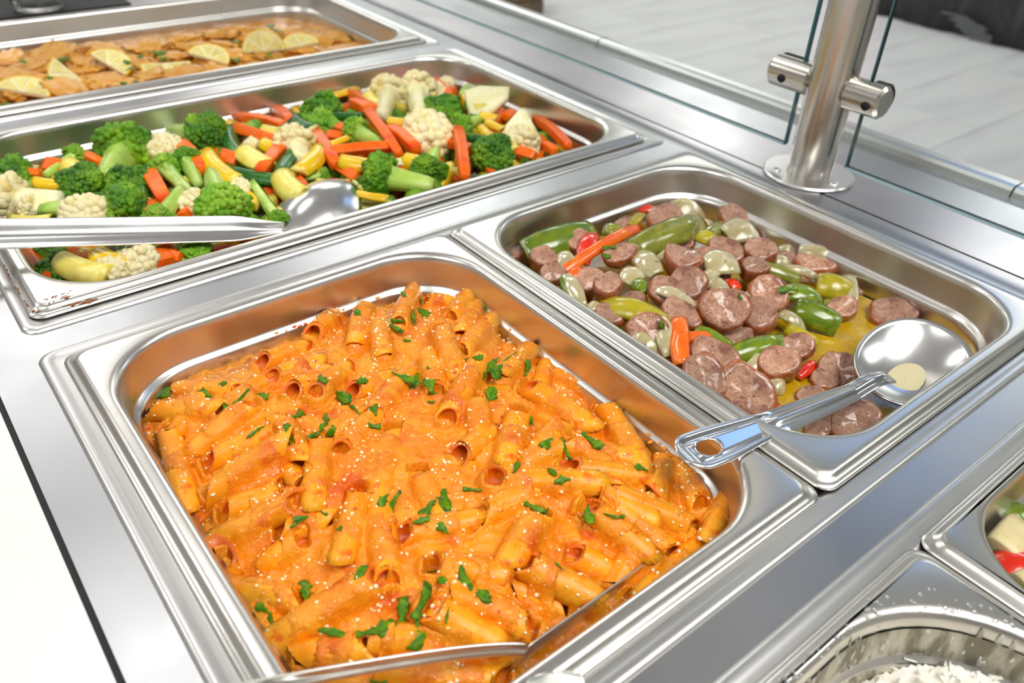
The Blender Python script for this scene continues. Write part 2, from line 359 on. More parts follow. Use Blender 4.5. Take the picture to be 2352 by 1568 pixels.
def make_pan(name, rect, label, z0=1.2, ro=50, depth=66, tilt=None, op=12.5):
    prof = [(0.3, 0.0, 9), (0, 0.7, 9), (0.3, 1.5, 9), (2.2, 1.9, 8.5), (3.6, 2.2, 8.5), (5.0, 4.0, 8), (6.4, 5.0, 8), (8.0, 5.3, 8),
            (op - 1.5, 5.3, ro), (op, 5.1, ro), (op + 1.6, 4.0, ro), (op + 2.6, 1.8, ro - 1), (op + 3.0, -1.5, ro - 1), (op + 4.8, -16.5, ro - 2), (op + 5.3, -18.0, ro - 2),
            (op + 7.6, -19.4, ro - 3), (op + 8.6, -20.8, ro - 4), (op + 9.2, -25, ro - 4), (op + 11, -depth + 10, ro - 6), (op + 13, -depth + 3, ro - 8), (op + 18, -depth, ro - 10)]
    x0, x1, y0, y1 = rect; cx, cy = (x0 + x1) / 2, (y0 + y1) / 2
    M = Matrix.Translation((cx / 1000, cy / 1000, z0 / 1000))
    o = sweep((x0 - cx, x1 - cx, y0 - cy, y1 - cy), prof, name, M_PAN, None, 12, M)
    o.data.flip_normals()
    tag(o, label, 'pan', None); return o
make_pan('half_pan', (0, 263.6, -PD, 0), 'stainless steel half pan holding the orange penne pasta')
make_pan('half_pan', (263.9, 530, -PD - 0.5, 0), 'stainless steel half pan holding sausage and peppers in yellow broth', 2.2)
make_pan('full_pan', (-4, 526, PITCH - PD, PITCH), 'long stainless steel pan holding the mixed vegetables', 2.0, 52)
make_pan('full_pan', (-3, 527, 2 * PITCH - PD, 2 * PITCH), 'long stainless steel pan holding chicken with lemon slices, farthest from camera', 2.0, 52)
make_pan('half_pan', (1, 270.7, -PITCH - PD + 6, -PITCH + 4.5), 'wet steel half pan with white grated cheese at the bottom right', 1.2, 66, 84, None, 8)
make_pan('half_pan', (271, 531, -PITCH - PD + 6, -PITCH + 4.5), 'steel half pan with potatoes and peppers cut off at the right edge', 1.9, 46, 66, None, 8)

# ------------------------------------------------------------------ sneeze guard post and glass
PX, PY = 591, -86
post = empty('guard_post', Matrix.Translation((PX / 1000, PY / 1000, 0)))
tag(post, 'round brushed steel post of the glass guard on a flat disc base', 'post')
G().cyl((0, 0, 0), Z3, 39, 3.2, 48, bev=1.2).mk('base_plate', M_RIM, True, None, post)
autosmooth(bpy.data.objects['base_plate'], 35)
autosmooth(G().cyl((0, 0, 3.0), Z3, 19, 560, 48).mk('pole', M_POST, True, None, post), 35)
for a in (20, 140, 260):
    ca = (29 * math.cos(math.radians(a)), 29 * math.sin(math.radians(a)), 3)
    V, Fc = ICO[3]; V = V * np.array([4.6, 4.6, 2.2]) + np.array(ca); mk('screw', V, Fc, M_RIM, None, True, None, post)
for sgn, L in ((1, 41), (-1, 33)):
    a = np.array([0, sgn, 0.0])
    c = G().cyl((0, sgn * 16, 78), a, 13.2, L, 40, bev=2.5).mk('glass_clamp', M_POST, True, None, post); autosmooth(c, 35)
    autosmooth(G().cyl((6, sgn * 33, 79), a, 12.6, L - 19, 32, bev=2).mk('gasket', M_DARK, True, None, c), 35)
    G().cyl((-12.4, sgn * 40, 76), (-1, 0, -0.15), 3.6, 1.6, 20).mk('grub_screw', M_DARK, True, None, c)
for (y0, y1, lb) in ((-57 + PITCH * 0, 900, 'left glass guard pane standing behind the chicken and vegetable pans'), (-900, -119, 'right glass guard pane right of the steel post')):
    e = empty('glass_guard', Matrix.Translation((PX / 1000, 0, 0.019)))
    tag(e, lb, 'glass guard', 'glass guard panes')
    G().box(-2.6, 2.6, y0, y1, 1.0, 420).mk('glass', M_GLASS, False, None, e)
    G().box(-2.7, 2.7, y0, y1, -1.2, 1.1).mk('bottom_edge', M_GEDGE2, False, None, e)
    ye = y0 if y0 > -100 else y1
    G().box(-2.7, 2.7, ye - 0.6, ye + 0.6, 0, 420).mk('side_edge', M_GEDGE, False, None, e)

# ------------------------------------------------------------------ things in the background
P = at(2200, 60, FZ); 
bk = empty('black_cabinet', Matrix.Translation((P[0] / 1000, P[1] / 1000, FZ / 1000)))
tag(bk, 'black cabinet standing on the grey floor at the top right', 'cabinet')
def drape(n, y0, y1, x0, z0, z1):
    rings = []
    for k in range(n + 1):
        y = y0 + (y1 - y0) * k / n
        rings.append(np.array([(x0 + 14 * math.sin(k * 0.9) + 9 * math.sin(k * 2.3 + 1) * (1 - j / 6), y, z0 + (z1 - z0) * j / 6) for j in range(7)] + [(x0 + 500, y, z1), (x0 + 500, y, z0)]))
    return loft(rings)
bk_v, bk_f = drape(60, -1700, 2290, 4990, 2, 850)
B0 = np.array(bk_v) - np.array([P[0], P[1], FZ]); B0[:, 2] += FZ
mk('body', B0, bk_f, M_BLACK, None, True, None, bk)
Q = at(2240, 68, FZ); sc_p = CAM + (Q - CAM) * ((4966 - CAM[0]) / (Q[0] - CAM[0]))
g = G()
for i in range(9):
    g.box(-6, 0, -150 + 22 * i + rnd.uniform(-30, 30), -20 + 22 * i + rnd.uniform(0, 60), -60 + 13 * i, -50 + 13 * i)
g.mk('scuff_mark', M_SCUFF, False, Matrix.Translation(Vector(((sc_p[0] - P[0]) / 1000, (sc_p[1] - P[1]) / 1000, (sc_p[2] - FZ) / 1000))), bk)
wb = empty('wooden_crate', Matrix.Translation((2.80, 3.55, FZ / 1000)))
tag(wb, 'brown wooden crate on the floor at the top middle', 'crate')
for k in range(5):
    G().box(-350, 350, -322, -300, 8 + k * 92, 92 + k * 92).mk('board', M_WOOD, False, None, wb)
    G().box(328, 350, -300, 300, 8 + k * 92, 92 + k * 92).mk('board', M_WOOD, False, None, wb)
G().box(-330, 328, -300, 300, 0, 450).mk('inner_box', M_BLACK, False, None, wb)
# glass cup and dark mat beyond the chicken pan
o = G().box(-150, 284, 768, 1100, 0.1, 2.5).mk('serving_mat', M_BLACK, False); tag(o, 'dark grey mat under the clear cup beyond the chicken pan', 'mat')
prof = [(0, 3), (27, 3), (29, 5), (31, 14), (34, 90), (36, 100), (34, 100), (32, 90), (28, 14), (24, 9), (0, 8)]
rings = [np.array([(max(r, .01) * math.cos(a), max(r, .01) * math.sin(a), z) for a in np.arange(40) / 40 * 2 * math.pi]) for r, z in prof]
V, Fc = loft(rings, caps=False); o = mk('glass_cup', V, Fc, M_CUP, None, True, Matrix.Translation((0.178, 0.795, 0)))
tag(o, 'clear glass cup standing on the dark mat at the top left', 'cup')

# ------------------------------------------------------------------ food surfaces
def sstep(a, b, x):
    t = np.clip((x - a) / (b - a), 0, 1); return t * t * (3 - 2 * t)
def dome(x, y, x0, x1, y0, y1, e):
    return sstep(0, e, x - x0) * sstep(0, e, x1 - x) * sstep(0, e, y - y0) * sstep(0, e, y1 - y)
def pasta_s(x, y): return -27 + 17 * dome(x, y, 14, 250, -318, -10, 62)
def veg_s(x, y): return -27 + 18 * dome(x, y, -10, 540, 30, 362, 60) - 10 * sstep(455, 520, x)
def saus_s(x, y):
    r = math.hypot((x - 372) / 150.0, (y + 95) / 150.0)
    return -34 + 18 * (1 - sstep(0.35, 1.1, r))
def chk_s(x, y): return -31 + 4 * dome(x, y, 0, 470, 2 * PITCH - PD, 2 * PITCH, 80)

PIECES = {}                                 # pan -> list of (object, pixel, noun phrase) for the labels
class BV:
    def __init__(s): s.V = []; s.F = []; s.n = 0; s.t = None
    def add(s, o):
        o_list = [o] + list(o.children)
        for q in o_list:
            if q.type != 'MESH': continue
            M = MATS[q.name]
            n = len(q.data.vertices); co = np.empty(n * 3, 'f'); q.data.vertices.foreach_get('co', co); co = co.reshape(-1, 3)
            Mn = np.array(M); co = co @ Mn[:3, :3].T + Mn[:3, 3]
            s.V += co.tolist(); s.F += [[i + s.n for i in p.vertices] for p in q.data.polygons]; s.n += n
    def build(s): s.t = BVHTree.FromPolygons(s.V, s.F); return s
    def down(s, x, y):
        h = s.t.ray_cast(Vector((x / 1000, y / 1000, 0.2)), Vector((0, 0, -1)))
        return (np.array(h[0]) * 1000, np.array(h[1])) if h[0] else (None, None)
    def px(s, u, v):
        h = s.t.ray_cast(Vector(CAM / 1000), Vector(norm(ray(u, v))))
        return (np.array(h[0]) * 1000, np.array(h[1])) if h[0] else (None, None)

# ---- penne
def penne_mesh(L, r, cut, bend, seed, ridges=True):
    n = 36; m = 18; th = np.arange(n) / n * 2 * math.pi
    def ring(s, rr, rid):
        rr = rr * (1 + (0.035 * np.cos(18 * th) if rid else 0))
        y = rr * np.cos(th); z = rr * np.sin(th)
        x = s * L / 2 + cut * z * abs(s) ** 5 * 1.25
        return np.stack([x, y, z - bend * (x / (L / 2)) ** 2], 1)
    ss = np.linspace(-1, 1, m)
    outer = [ring(s, r, ridges) for s in ss]
    for k, o_ in enumerate(outer):
        nz = vnoise(o_, seed, 4.0); c = o_.mean(0)
        d = o_ - c; outer[k] = c + d * (1 + 0.045 * nz[:, None])
    inner = [ring(s, r * 0.70, False) for s in ss[::-1]]
    mid1 = ring(1.0, r * 0.86, False) + [0.5, 0, 0]; mid0 = ring(-1.0, r * 0.86, False) - [0.5, 0, 0]
    rings = outer + [mid1] + inner + [mid0, outer[0]]
    V, Fc = loft(rings, caps=False)
    mi = [0] * ((m) * n) + [1] * ((len(rings) - 1 - m) * n)
    return mesh('penne', V, Fc, [M_PENNE, M_PIN], mi)
# pixel endpoints of each tube, lift of each end over the mound, radius
PENNE = [
 (338,948,492,938,3,1,6.6,1),(425,895,556,900,0,0,6.2,0),(582,925,445,1035,3,3,6.4,0),(592,884,505,950,2,1,6,0),(385,985,432,1172,2,4,6.8,1),
 (478,1062,600,1003,4,3,6.6,1),(480,1132,662,1010,5,7,6.8,0),(672,1088,700,1120,-3,-4,6,0),(655,1112,585,1160,-2,-4,6,0),(515,1176,612,1140,3,1,6.6,1),
 (690,1150,508,1238,5,3,6.8,0),(508,1278,532,1352,9,-6,6.8,1),(646,1222,752,1192,1,0,6.4,0),(524,1352,700,1382,2,1,7,0),(880,1322,620,1480,4,3,7.6,0),
 (738,1003,722,1160,2,3,6.8,1),(832,1125,788,1282,2,2,7,1),(872,1170,892,1345,1,1,7,0),(905,990,866,1150,0,1,6.6,0),(716,768,775,720,6,3,6.6,1),
 (838,700,815,790,5,0,6.4,0),(598,832,690,800,3,1,6.2,1),(622,868,725,838,3,1,6.4,0),(668,902,742,860,4,1,6.4,1),(722,905,790,850,5,1,6.4,0),
 (806,900,885,872,3,0,6.2,1),(868,735,880,815,2,2,6.6,0),(948,668,915,745,8,1,6.2,0),(972,694,1040,694,3,1,5.8,0),(1078,676,1036,735,9,3,6.6,0),
 (1102,694,1052,768,5,1,6.2,0),(1128,738,1058,812,6,2,6.6,0),(1012,752,1048,868,6,3,7.0,0),(1098,836,1026,965,5,3,7.0,0),(1228,796,1150,860,6,2,6.6,1),
 (985,825,1004,905,3,2,6.6,0),(1262,826,1240,886,4,-2,6.0,1),(1208,885,1352,978,6,4,7.2,1),(1268,850,1442,948,3,2,6.6,0),(1388,926,1474,1078,6,4,7.0,1),
 (1288,1020,1448,1058,3,3,6.6,0),(1300,1072,1496,1100,4,3,6.2,1),(1292,972,1228,1042,4,2,6.4,0),(1192,944,1162,1058,5,4,7.0,1),(1090,914,1108,1012,4,2,6.8,0),
 (1052,1046,1120,1000,3,2,6.6,1),(1130,1100,1362,1112,5,5,7.2,0),(1268,1034,1175,1078,5,3,6.0,0),(1358,1132,1492,1195,4,3,6.8,0),(1432,1148,1598,1218,3,2,7.0,0),
 (1532,1058,1504,1130,7,2,6.4,0),(1556,1080,1612,1165,5,3,7.2,0),(1692,1116,1628,1240,7,6,6.6,1),(1642,1226,1478,1368,2,3,6.6,1),(1348,1160,1478,1268,5,5,7.2,1),
 (1436,1188,1548,1276,2,1,6.6,0),(1606,1098,1645,1150,-2,-4,5.6,0),(1515,1195,1602,1250,-1,-2,6.2,0),(1198,1290,1345,1368,5,4,7.6,0),(1185,1350,1295,1402,-4,-5,6.6,0),
 (1242,1180,1168,1292,3,3,7.4,0),(1312,1272,1395,1312,-1,-2,6.6,1),(990,1300,1152,1325,3,3,7.0,0),(1058,1368,1225,1448,3,3,7.4,0),(982,1395,1120,1468,4,3,7.2,1),
 (700,1502,860,1488,2,2,7.0,0),(835,1478,935,1462,2,1,6.4,0),(900,1545,1160,1562,0,0,7.0,0),(560,1400,640,1450,1,0,6.4,0),(1410,1330,1470,1262,1,2,6.2,0),
 (960,1085,1010,1200,0,0,6.8,0),(930,870,850,960,1,1,6.8,0),(640,960,700,1060,1,1,6.6,0),(1240,1120,1100,1190,2,1,7.0,0),(1330,1010,1410,1110,1,0,6.4,0),(620,1290,700,1240,1,1,6.4,0),
 (920,1230,1080,1200,1,1,7.0,0),(400,1000,470,900,0,0,6.4,0),(780,1040,860,960,1,1,6.6,0),(1010,1410,1075,1330,0,0,6.4,0)]
pen_seg = []; pen_objs = []; bvp = BV()
def tilt_word(a, b):
    du, dv = b[0] - a[0], b[1] - a[1]
    if dv < 0: du, dv = -du, -dv
    an = math.degrees(math.atan2(dv, du))
    return 'lying level' if an < 22 or an > 158 else ('slanting right' if an < 65 else ('slanting left' if an > 115 else 'standing upright'))
for i, (u1, v1, u2, v2, d1, d2, r, hole) in enumerate(PENNE):
    sink = 3.2 * math.exp(-((0.5 * (u1 + u2) - 880) / 230) ** 2 - ((0.5 * (v1 + v2) - 1110) / 190) ** 2); d1 -= sink; d2 -= sink
    a = on(pasta_s, u1, v1, d1); b = on(pasta_s, u2, v2, d2); L = np.linalg.norm(b - a); c = (a + b) / 2
    if L < 30 and not (d1 > 6 or d2 < -4):      # foreshortened end: let the hidden end dip into the sauce
        pass
    k = i % 6
    roll = 0.0
    me = penne_mesh(L, r, 1.0 if hole else [0.8, -0.8, 0.65, -0.7, 0.9, -0.75][k], [1.0, .6, 1.6, 1.2, .3, .8][k], i)
    # open-ended tubes show their mouth to the viewer: the cut of the first end opens upward
    if hole:
        roll = 0.0
        B = frame(b - a, roll)
    else:
        B = frame(b - a, rnd.uniform(-0.9, 0.9))
    o = obj('penne', me, mat4(B, c)); pen_objs.append(o)
    pen_seg.append((a, b, r, hole))
    PIECES.setdefault('pasta', []).append((o, ((u1 + u2) / 2, (v1 + v2) / 2), ('open-ended ' if hole else '') + 'penne tube ' + tilt_word((u1, v1), (u2, v2)), 'pasta'))
    tag(o, cat='pasta', group='penne tubes in the orange sauce')
# ---- sauce sheet that climbs over and between the tubes
xs = np.arange(13.0, 251.5, 0.9); ys_ = np.arange(-314.0, -12.0, 0.9); XX, YY = np.meshgrid(xs, ys_)
Pxy = np.stack([XX.ravel(), YY.ravel()], 1)
nz1 = vnoise(Pxy, 3, 13); nz2 = vnoise(Pxy, 4, 4.5); nz3 = vnoise(Pxy, 8, 1.9); cov = vnoise(Pxy, 21, 17) * 0.7 + vnoise(Pxy, 22, 7) * 0.5
CEN = np.exp(-((Pxy[:, 0] - 118) ** 2 + (Pxy[:, 1] + 165) ** 2) / 72.0 ** 2) * (0.75 + 0.35 * vnoise(Pxy, 77, 22))
hh = pasta_s(Pxy[:, 0], Pxy[:, 1]) - 1.8 * sstep(-27, -16, pasta_s(Pxy[:, 0], Pxy[:, 1])) + 1.8 * nz1 + 0.9 * nz2 + 5.5 * CEN
lump = hh.copy()
for (a, b, r, hole) in pen_seg:
    a2, b2 = a[:2], b[:2]; ab = b2 - a2; l2 = ab @ ab + 1e-6
    tt = ((Pxy - a2) @ ab) / l2; tc = np.clip(tt, 0, 1)
    d = np.hypot(*(Pxy - a2 - tc[:, None] * ab).T)
    m = d < r + 7
    zc = a[2] + (b[2] - a[2]) * tc[m]
    inside = np.clip(1 - (d[m] / (r + 0.9)) ** 2, 0, None)
    top = zc + (r + 0.9) * np.sqrt(inside)
    endf = (sstep(0.28, 0.5, tc[m]) if hole else sstep(0.06, 0.26, tc[m])) * sstep(0.06, 0.26, 1 - tc[m])
    c = sstep(-0.75, -0.05, cov[m] + 0.8 * CEN[m]) * endf
    val = top - (1 - c) * 3.4
    skirt = zc - 0.6 + 3.0 * CEN[m] - np.clip(d[m] - r, 0, None) * 0.8 - (1 - c) * 4.5
    val = np.where(d[m] < r + 0.9, np.maximum(val, skirt), skirt)
    lump[m] = np.maximum(lump[m], val)
for (a, b, r, hole) in pen_seg:             # keep the mouths of the tubes hollow
    a2, b2 = a[:2], b[:2]; ab = b2 - a2; l2 = ab @ ab + 1e-6; Lh = math.sqrt(l2)
    tt = ((Pxy - a2) @ ab) / l2; d = np.hypot(*(Pxy - a2 - tt[:, None] * ab).T)
    e0 = (12 if hole else 5) / Lh
    m = (tt > -3 / Lh) & (tt < e0) & (d < r * (0.95 if hole else 0.7))
    lump[m] = np.minimum(lump[m], a[2] - r * 0.75)
    m = (tt > 1 - 4 / Lh) & (tt < 1 + 2 / Lh) & (d < r * 0.7)
    lump[m] = np.minimum(lump[m], b[2] - r * 0.6)
Hm = lump.reshape(XX.shape)
for _ in range(1):
    Hp = np.pad(Hm, 1, 'edge'); Hm = 0.4 * Hm + 0.15 * (Hp[:-2, 1:-1] + Hp[2:, 1:-1] + Hp[1:-1, :-2] + Hp[1:-1, 2:])
Hm = Hm + (0.30 * nz2 + 0.30 * nz3).reshape(XX.shape)
# keep inside the rounded pan corners
ny_, nx_ = XX.shape
V = np.stack([XX.ravel(), YY.ravel(), Hm.ravel()], 1)
inx = np.clip(np.maximum(60 - XX, XX - 203.6), 0, None); iny = np.clip(np.maximum(-265 - YY, YY + 60), 0, None)
ok = (np.hypot(inx, iny) < 41.5)
idx = np.arange(ny_ * nx_).reshape(ny_, nx_)
q = ok[:-1, :-1] & ok[1:, :-1] & ok[:-1, 1:] & ok[1:, 1:]
Fq = np.stack([idx[:-1, :-1][q], idx[:-1, 1:][q], idx[1:, 1:][q], idx[1:, :-1][q]], 1)
sauce = mk('tomato_cream_sauce', V, Fq.tolist(), M_SAUCE)
tag(sauce, 'creamy orange tomato sauce filling the pasta pan', 'sauce', kind='stuff')
bvp.add(sauce)
for o in pen_objs: bvp.add(o)
bvp.build()
def scatter(bv, name, n, rect, size, m, label, cat, seed, dens=None, squash=(0.5, 1.0), edge=0.0, sub=1):
    rs = np.random.default_rng(seed); g = G(); IV, IF = ICO[sub]; c = 0
    while c < n:
        x = rs.uniform(rect[0], rect[1]); y = rs.uniform(rect[2], rect[3])
        if dens is not None and rs.random() > dens(x, y): c += 0.3; continue
        p, nn = bv.down(x, y)
        if p is None: c += 1; continue
        s = size[0] + (size[1] - size[0]) * rs.random() ** 3
        A = frame(rs.normal(size=3)); v = IV * np.array([s, s * rs.uniform(*squash), s * rs.uniform(*squash)])
        g.add(v @ A.T + p + np.array([0, 0, s * 0.25]), IF); c += 1
    o = g.mk(name, m); tag(o, label, cat, kind='stuff'); return o
clump = lambda x, y: 0.22 + 0.78 * float(sstep(0.0, 0.7, vnoise([[x, y]], 31, 14)[0]))
scatter(bvp, 'grated_cheese_crumbs', 5200, (18, 248, -312, -16), (0.22, 1.25), M_CHEESE, 'tiny white grated cheese crumbs sprinkled all over the penne', 'cheese', 7, clump)
scatter(bvp, 'tomato_flecks', 200, (22, 246, -310, -18), (0.5, 1.6), M_TOMATO, 'small red tomato flecks in the orange pasta sauce', 'tomato', 8, clump, (0.35, 0.8), sub=2)

# ---- parsley on the pasta: (u, v, length px, angle deg in image, width px, shape)
def leaf_mesh(L, w, seed, jag=0.3, curl=2.0):
    rs = np.random.default_rng(seed); n = 12; rings = []
    for k in range(n + 1):
        s = k / n; prof = (math.sin(math.pi * (0.16 + 0.72 * s))) ** 0.6 * (1 + jag * rs.uniform(-0.9, 0.7)) * (1 + 0.5 * math.sin(s * 5 + seed))
        off = 0.25 * w * math.sin(3 * s + seed)
        z = curl * (math.sin(s * 3.1) - 0.4) + 0.3 * rs.uniform(-1, 1); x = (s - 0.5) * L; hw = w / 2 * prof
        rings.append(np.array([(x, off - hw, z), (x, off - hw * .4, z + 0.5), (x, off, z + 0.2), (x, off + hw * .4, z + 0.5), (x, off + hw, z),
                               (x, off + hw, z - 0.35), (x, off, z - 0.15), (x, off - hw, z - 0.35)]))
    V, Fc = loft(rings); return mesh('parsley', V, Fc, M_PARS)
PARS = [(380,908,24,30,18),(480,913,56,5,20),(560,905,70,-55,10),(592,905,46,12,18),(520,935,40,-62,12),(513,881,18,5,7),(590,990,54,-32,5),(657,985,20,80,12),(668,1012,14,75,8),
 (680,954,32,-35,16),(742,870,22,55,15),(788,910,44,52,17),(832,877,26,10,13),(858,944,26,55,12),(815,942,32,38,6),(855,976,38,0,15),(735,985,34,-55,9),(748,967,32,-80,9),(765,992,30,-10,14),(722,1000,52,-28,7),
 (825,724,30,35,12),(920,735,44,-8,9),(905,748,50,35,11),(947,722,44,80,8),(970,718,26,70,18),(965,690,40,70,5),(930,680,28,45,6),(935,782,16,-10,8),(1115,700,44,72,14),
 (930,868,68,28,12),(950,880,66,-58,11),(984,885,42,75,16),(995,905,44,8,9),(985,846,10,0,6),(990,922,16,-8,7),(1070,825,10,10,8),(1098,822,22,20,12),(1120,848,30,25,24),(1145,852,38,-62,18),(1170,820,42,-38,3),(1140,833,18,60,12),(1110,862,20,-70,6),
 (1208,838,44,-80,14),(1130,906,36,-50,18),(1218,968,28,55,9),(1258,1018,26,-70,17),(1298,1030,54,55,14),(1360,1010,58,35,16),(1185,1074,28,-55,10),(1268,1085,26,50,8),(1293,1105,38,-5,12),(1472,1078,32,8,11),
 (1085,1125,46,-3,9),(1222,1160,72,22,16),(1355,1180,46,88,18),(1405,1185,40,22,5),(1428,1188,12,50,8),(882,1150,32,-65,15),(905,1155,62,-70,14),(985,1165,52,-75,24),(1025,1148,56,85,22),(968,1195,40,-5,12),(975,1178,24,35,18),(1013,1215,40,32,16),
 (692,1190,36,-22,10),(690,1197,52,-35,7),(745,1177,18,25,6),(780,1214,16,-12,7),(830,1315,46,-38,14),(697,1356,52,80,19),(605,1402,40,20,15),(625,1425,30,40,14),(1068,1315,88,76,20),(1003,1312,76,-4,4),(1016,1332,36,82,12),(1116,1370,28,-60,22),(1285,1303,30,40,4),
 (925,1420,98,84,24),(965,1378,92,-72,24),(865,1445,96,-10,26),(955,1472,52,-20,24),(770,1458,84,20,12),(1028,1412,40,-82,4),(960,1425,26,70,16),(870,1562,40,0,8)]
for i, (u, v, Lp, an, wp) in enumerate(PARS):
    p, nn = bvp.px(u, v)
    if p is None: continue
    if p[0] < 5 or p[2] > 8: continue
    ca, sa = math.cos(math.radians(an)), math.sin(math.radians(an))
    dpt = -(R @ (p - CAM))[2]; 
    a = at(u - ca * Lp / 2, v - sa * Lp / 2, p[2] + 0.6); b = at(u + ca * Lp / 2, v + sa * Lp / 2, p[2] + 0.6)
    n1 = norm(0.5 * nn + 0.7 * norm(CAM - p)); ax = b - a; L = np.linalg.norm(ax)
    L = min(L, Lp / F * dpt * 1.5)
    o = obj('parsley', leaf_mesh(L, wp / F * dpt * 1.15, i, 0.5, min(1.6, L * .08)), mat4(frame(ax, 0, n1), p + n1 * 1.0))
    tag(o, cat='parsley', group='chopped parsley on the penne')
    PIECES.setdefault('parsley', []).append((o, (u, v), ('thin parsley strip ' if wp < 9 else 'parsley leaf ') + tilt_word((0, 0), (ca, sa)), 'pasta'))

# ------------------------------------------------------------------ vegetables: generators in local millimetres (long axis X, upper side Z)
def superring(x, hw, hh, n, N=20, ph=0):
    th = np.arange(N) / N * 2 * math.pi + ph; c, s = np.cos(th), np.sin(th)
    return np.stack([np.full(N, x), hw * np.sign(c) * np.abs(c) ** (2 / n), hh * np.sign(s) * np.abs(s) ** (2 / n)], 1)
def stick_mesh(name, L, w, h, m, seed, taper=0.85, n=7.0):
    prof = [(-.5, .86), (-.485, .97), (-.3, 1), (0, 1), (.3, 1), (.485, .97), (.5, .86)]
    rings = []
    for t, k in prof:
        tp = 1 + (taper - 1) * (t + .5)
        r = superring(t * L, w / 2 * k * tp, h / 2 * k * tp, n, 24, math.pi / 24); r[:, 2] += 0.03 * L * math.sin((t + .5) * math.pi)
        rings.append(r * [1, 1, 1])
    V, Fc = loft(rings); V = V + 0.25 * np.stack([vnoise(V, seed + j, 9) for j in range(3)], 1)
    return mesh(name, V, Fc, m)
def slant(V, k):                            # oblique cut ends
    V = V.copy(); V[:, 0] += k * V[:, 1]; return V
def wedge_mesh(name, L, w, h, mskin, mflesh, seed, curve=0.05):
    """half-moon length of squash: skin on the round underside, flesh on the cut faces"""
    N = 22; rings = []
    for t in np.linspace(-.5, .5, 9):
        k = 0.88 + 0.12 * math.cos(t * 2.4); a = np.linspace(math.pi * 0.05, math.pi * 0.95, 14)
        arc = np.stack([np.full(14, t * L), w / 2 * k * np.cos(a), h * k * (np.sin(a) - 0.45)], 1)
        b = np.linspace(-1, 1, 10)[1:-1]
        fl = np.stack([np.full(8, t * L), w / 2 * k * b * 0.97, np.full(8, -0.28 * h) + 0.12 * h * (1 - b * b)], 1)
        r = np.concatenate([arc, fl]); r[:, 1] += curve * L * (t * t * 4 - 0.3); rings.append(r)
    V, Fc = loft(rings); N = 22
    mi = []
    for f in Fc[:-2]:
        i = f[0] % N; mi.append(0 if i < 13 else 1)
    mi += [1, 1]
    V = V + 0.4 * np.stack([vnoise(V, seed + j, 7) for j in range(3)], 1)
    return mesh(name, V, Fc, [mskin, mflesh], mi)
def slab_mesh(name, pts, th, m, seed, amp=0.5):
    """flat thick piece from an outline"""
    P_ = np.array(pts, float); c = P_.mean(0); rings = []
    for k, z in ((.0, -th / 2), (.9, -th / 2), (1, -th * .32), (1, th * .32), (.9, th / 2), (.0, th / 2)):
        k = max(k, 0.02); rings.append(np.concatenate([c + (P_ - c) * k, np.full((len(P_), 1), z)], 1))
    V, Fc = loft(rings); V = V + amp * np.stack([vnoise(V, seed + j, 6) for j in range(3)], 1)
    return mesh(name, V, Fc, m)
def beads(seed, rad, nb, size, sub, jit, flat=0.75, arc=1.25):
    rs = np.random.default_rng(seed); IV, IF = ICO[sub]; g = G()
    for k in range(nb):
        f = (k + 0.5) / nb; ph = math.acos(1 - f * (1 - math.cos(arc * math.pi / 2 * 1.05))); th = k * 2.39996
        d = np.array([math.cos(ph), math.sin(ph) * math.cos(th), math.sin(ph) * math.sin(th)])
        lob = 1 + 0.16 * math.sin(3 * th + seed) * math.sin(ph * 2) + 0.10 * vnoise([d * 3], seed, 1)[0]
        s = size * rs.uniform(0.75, 1.25)
        v = IV * s; v = v * (1 + jit * vnoise(IV * 2.6 + k, seed, 1)[:, None])
        g.add(v + d * rad * lob * np.array([flat, 1, 1]) + rs.normal(size=3) * rad * 0.03, IF)
    return g
def stalk(g, L, r0, r1, seed, y=0, z=0, y2=0, z2=0, n=14, mi=0):
    rings = []
    for k in range(9):
        t = k / 8; rr = r0 + (r1 - r0) * t ** 0.8 if k < 8 else (r0 + (r1 - r0)) * 0.86
        a = np.arange(n) / n * 2 * math.pi; lob = 1 + 0.10 * np.cos(3 * a + seed) + 0.06 * np.cos(5 * a)
        rings.append(np.stack([np.full(n, -t * L), y + (y2 - y) * t + rr * lob * np.cos(a), z + (z2 - z) * t + rr * lob * np.sin(a)], 1))
    V, Fc = loft(rings); V = V + 0.3 * np.stack([vnoise(V, seed + j, 6) for j in range(3)], 1); g.add(V, Fc, mi)
CR_BR = []; CR_CA = []
for k in range(4):
    g = beads(k, 10.0, 230, 1.75, 1, 0.35, 0.72, 1.35)
    g.add(ICO[3][0] * np.array([7.6, 9.7, 9.7]), ICO[3][1])
    CR_BR.append((np.concatenate(g.V), g.F))
    g = beads(k + 9, 10.0, 84, 2.5, 2, 0.24, 0.62, 1.25); g.add(ICO[3][0] * np.array([7, 9.5, 9.5]), ICO[3][1])
    CR_CA.append((np.concatenate(g.V), g.F))
CR_ME = {}
def crown_me(kind, k, m):
    key = (kind, k, m.name)
    if key not in CR_ME:
        V, Fc = (CR_BR if kind == 'b' else CR_CA)[k]; CR_ME[key] = mesh('crown', V, Fc, m)
    return CR_ME[key]
UP = np.array([-0.35, -0.35, 0.87])
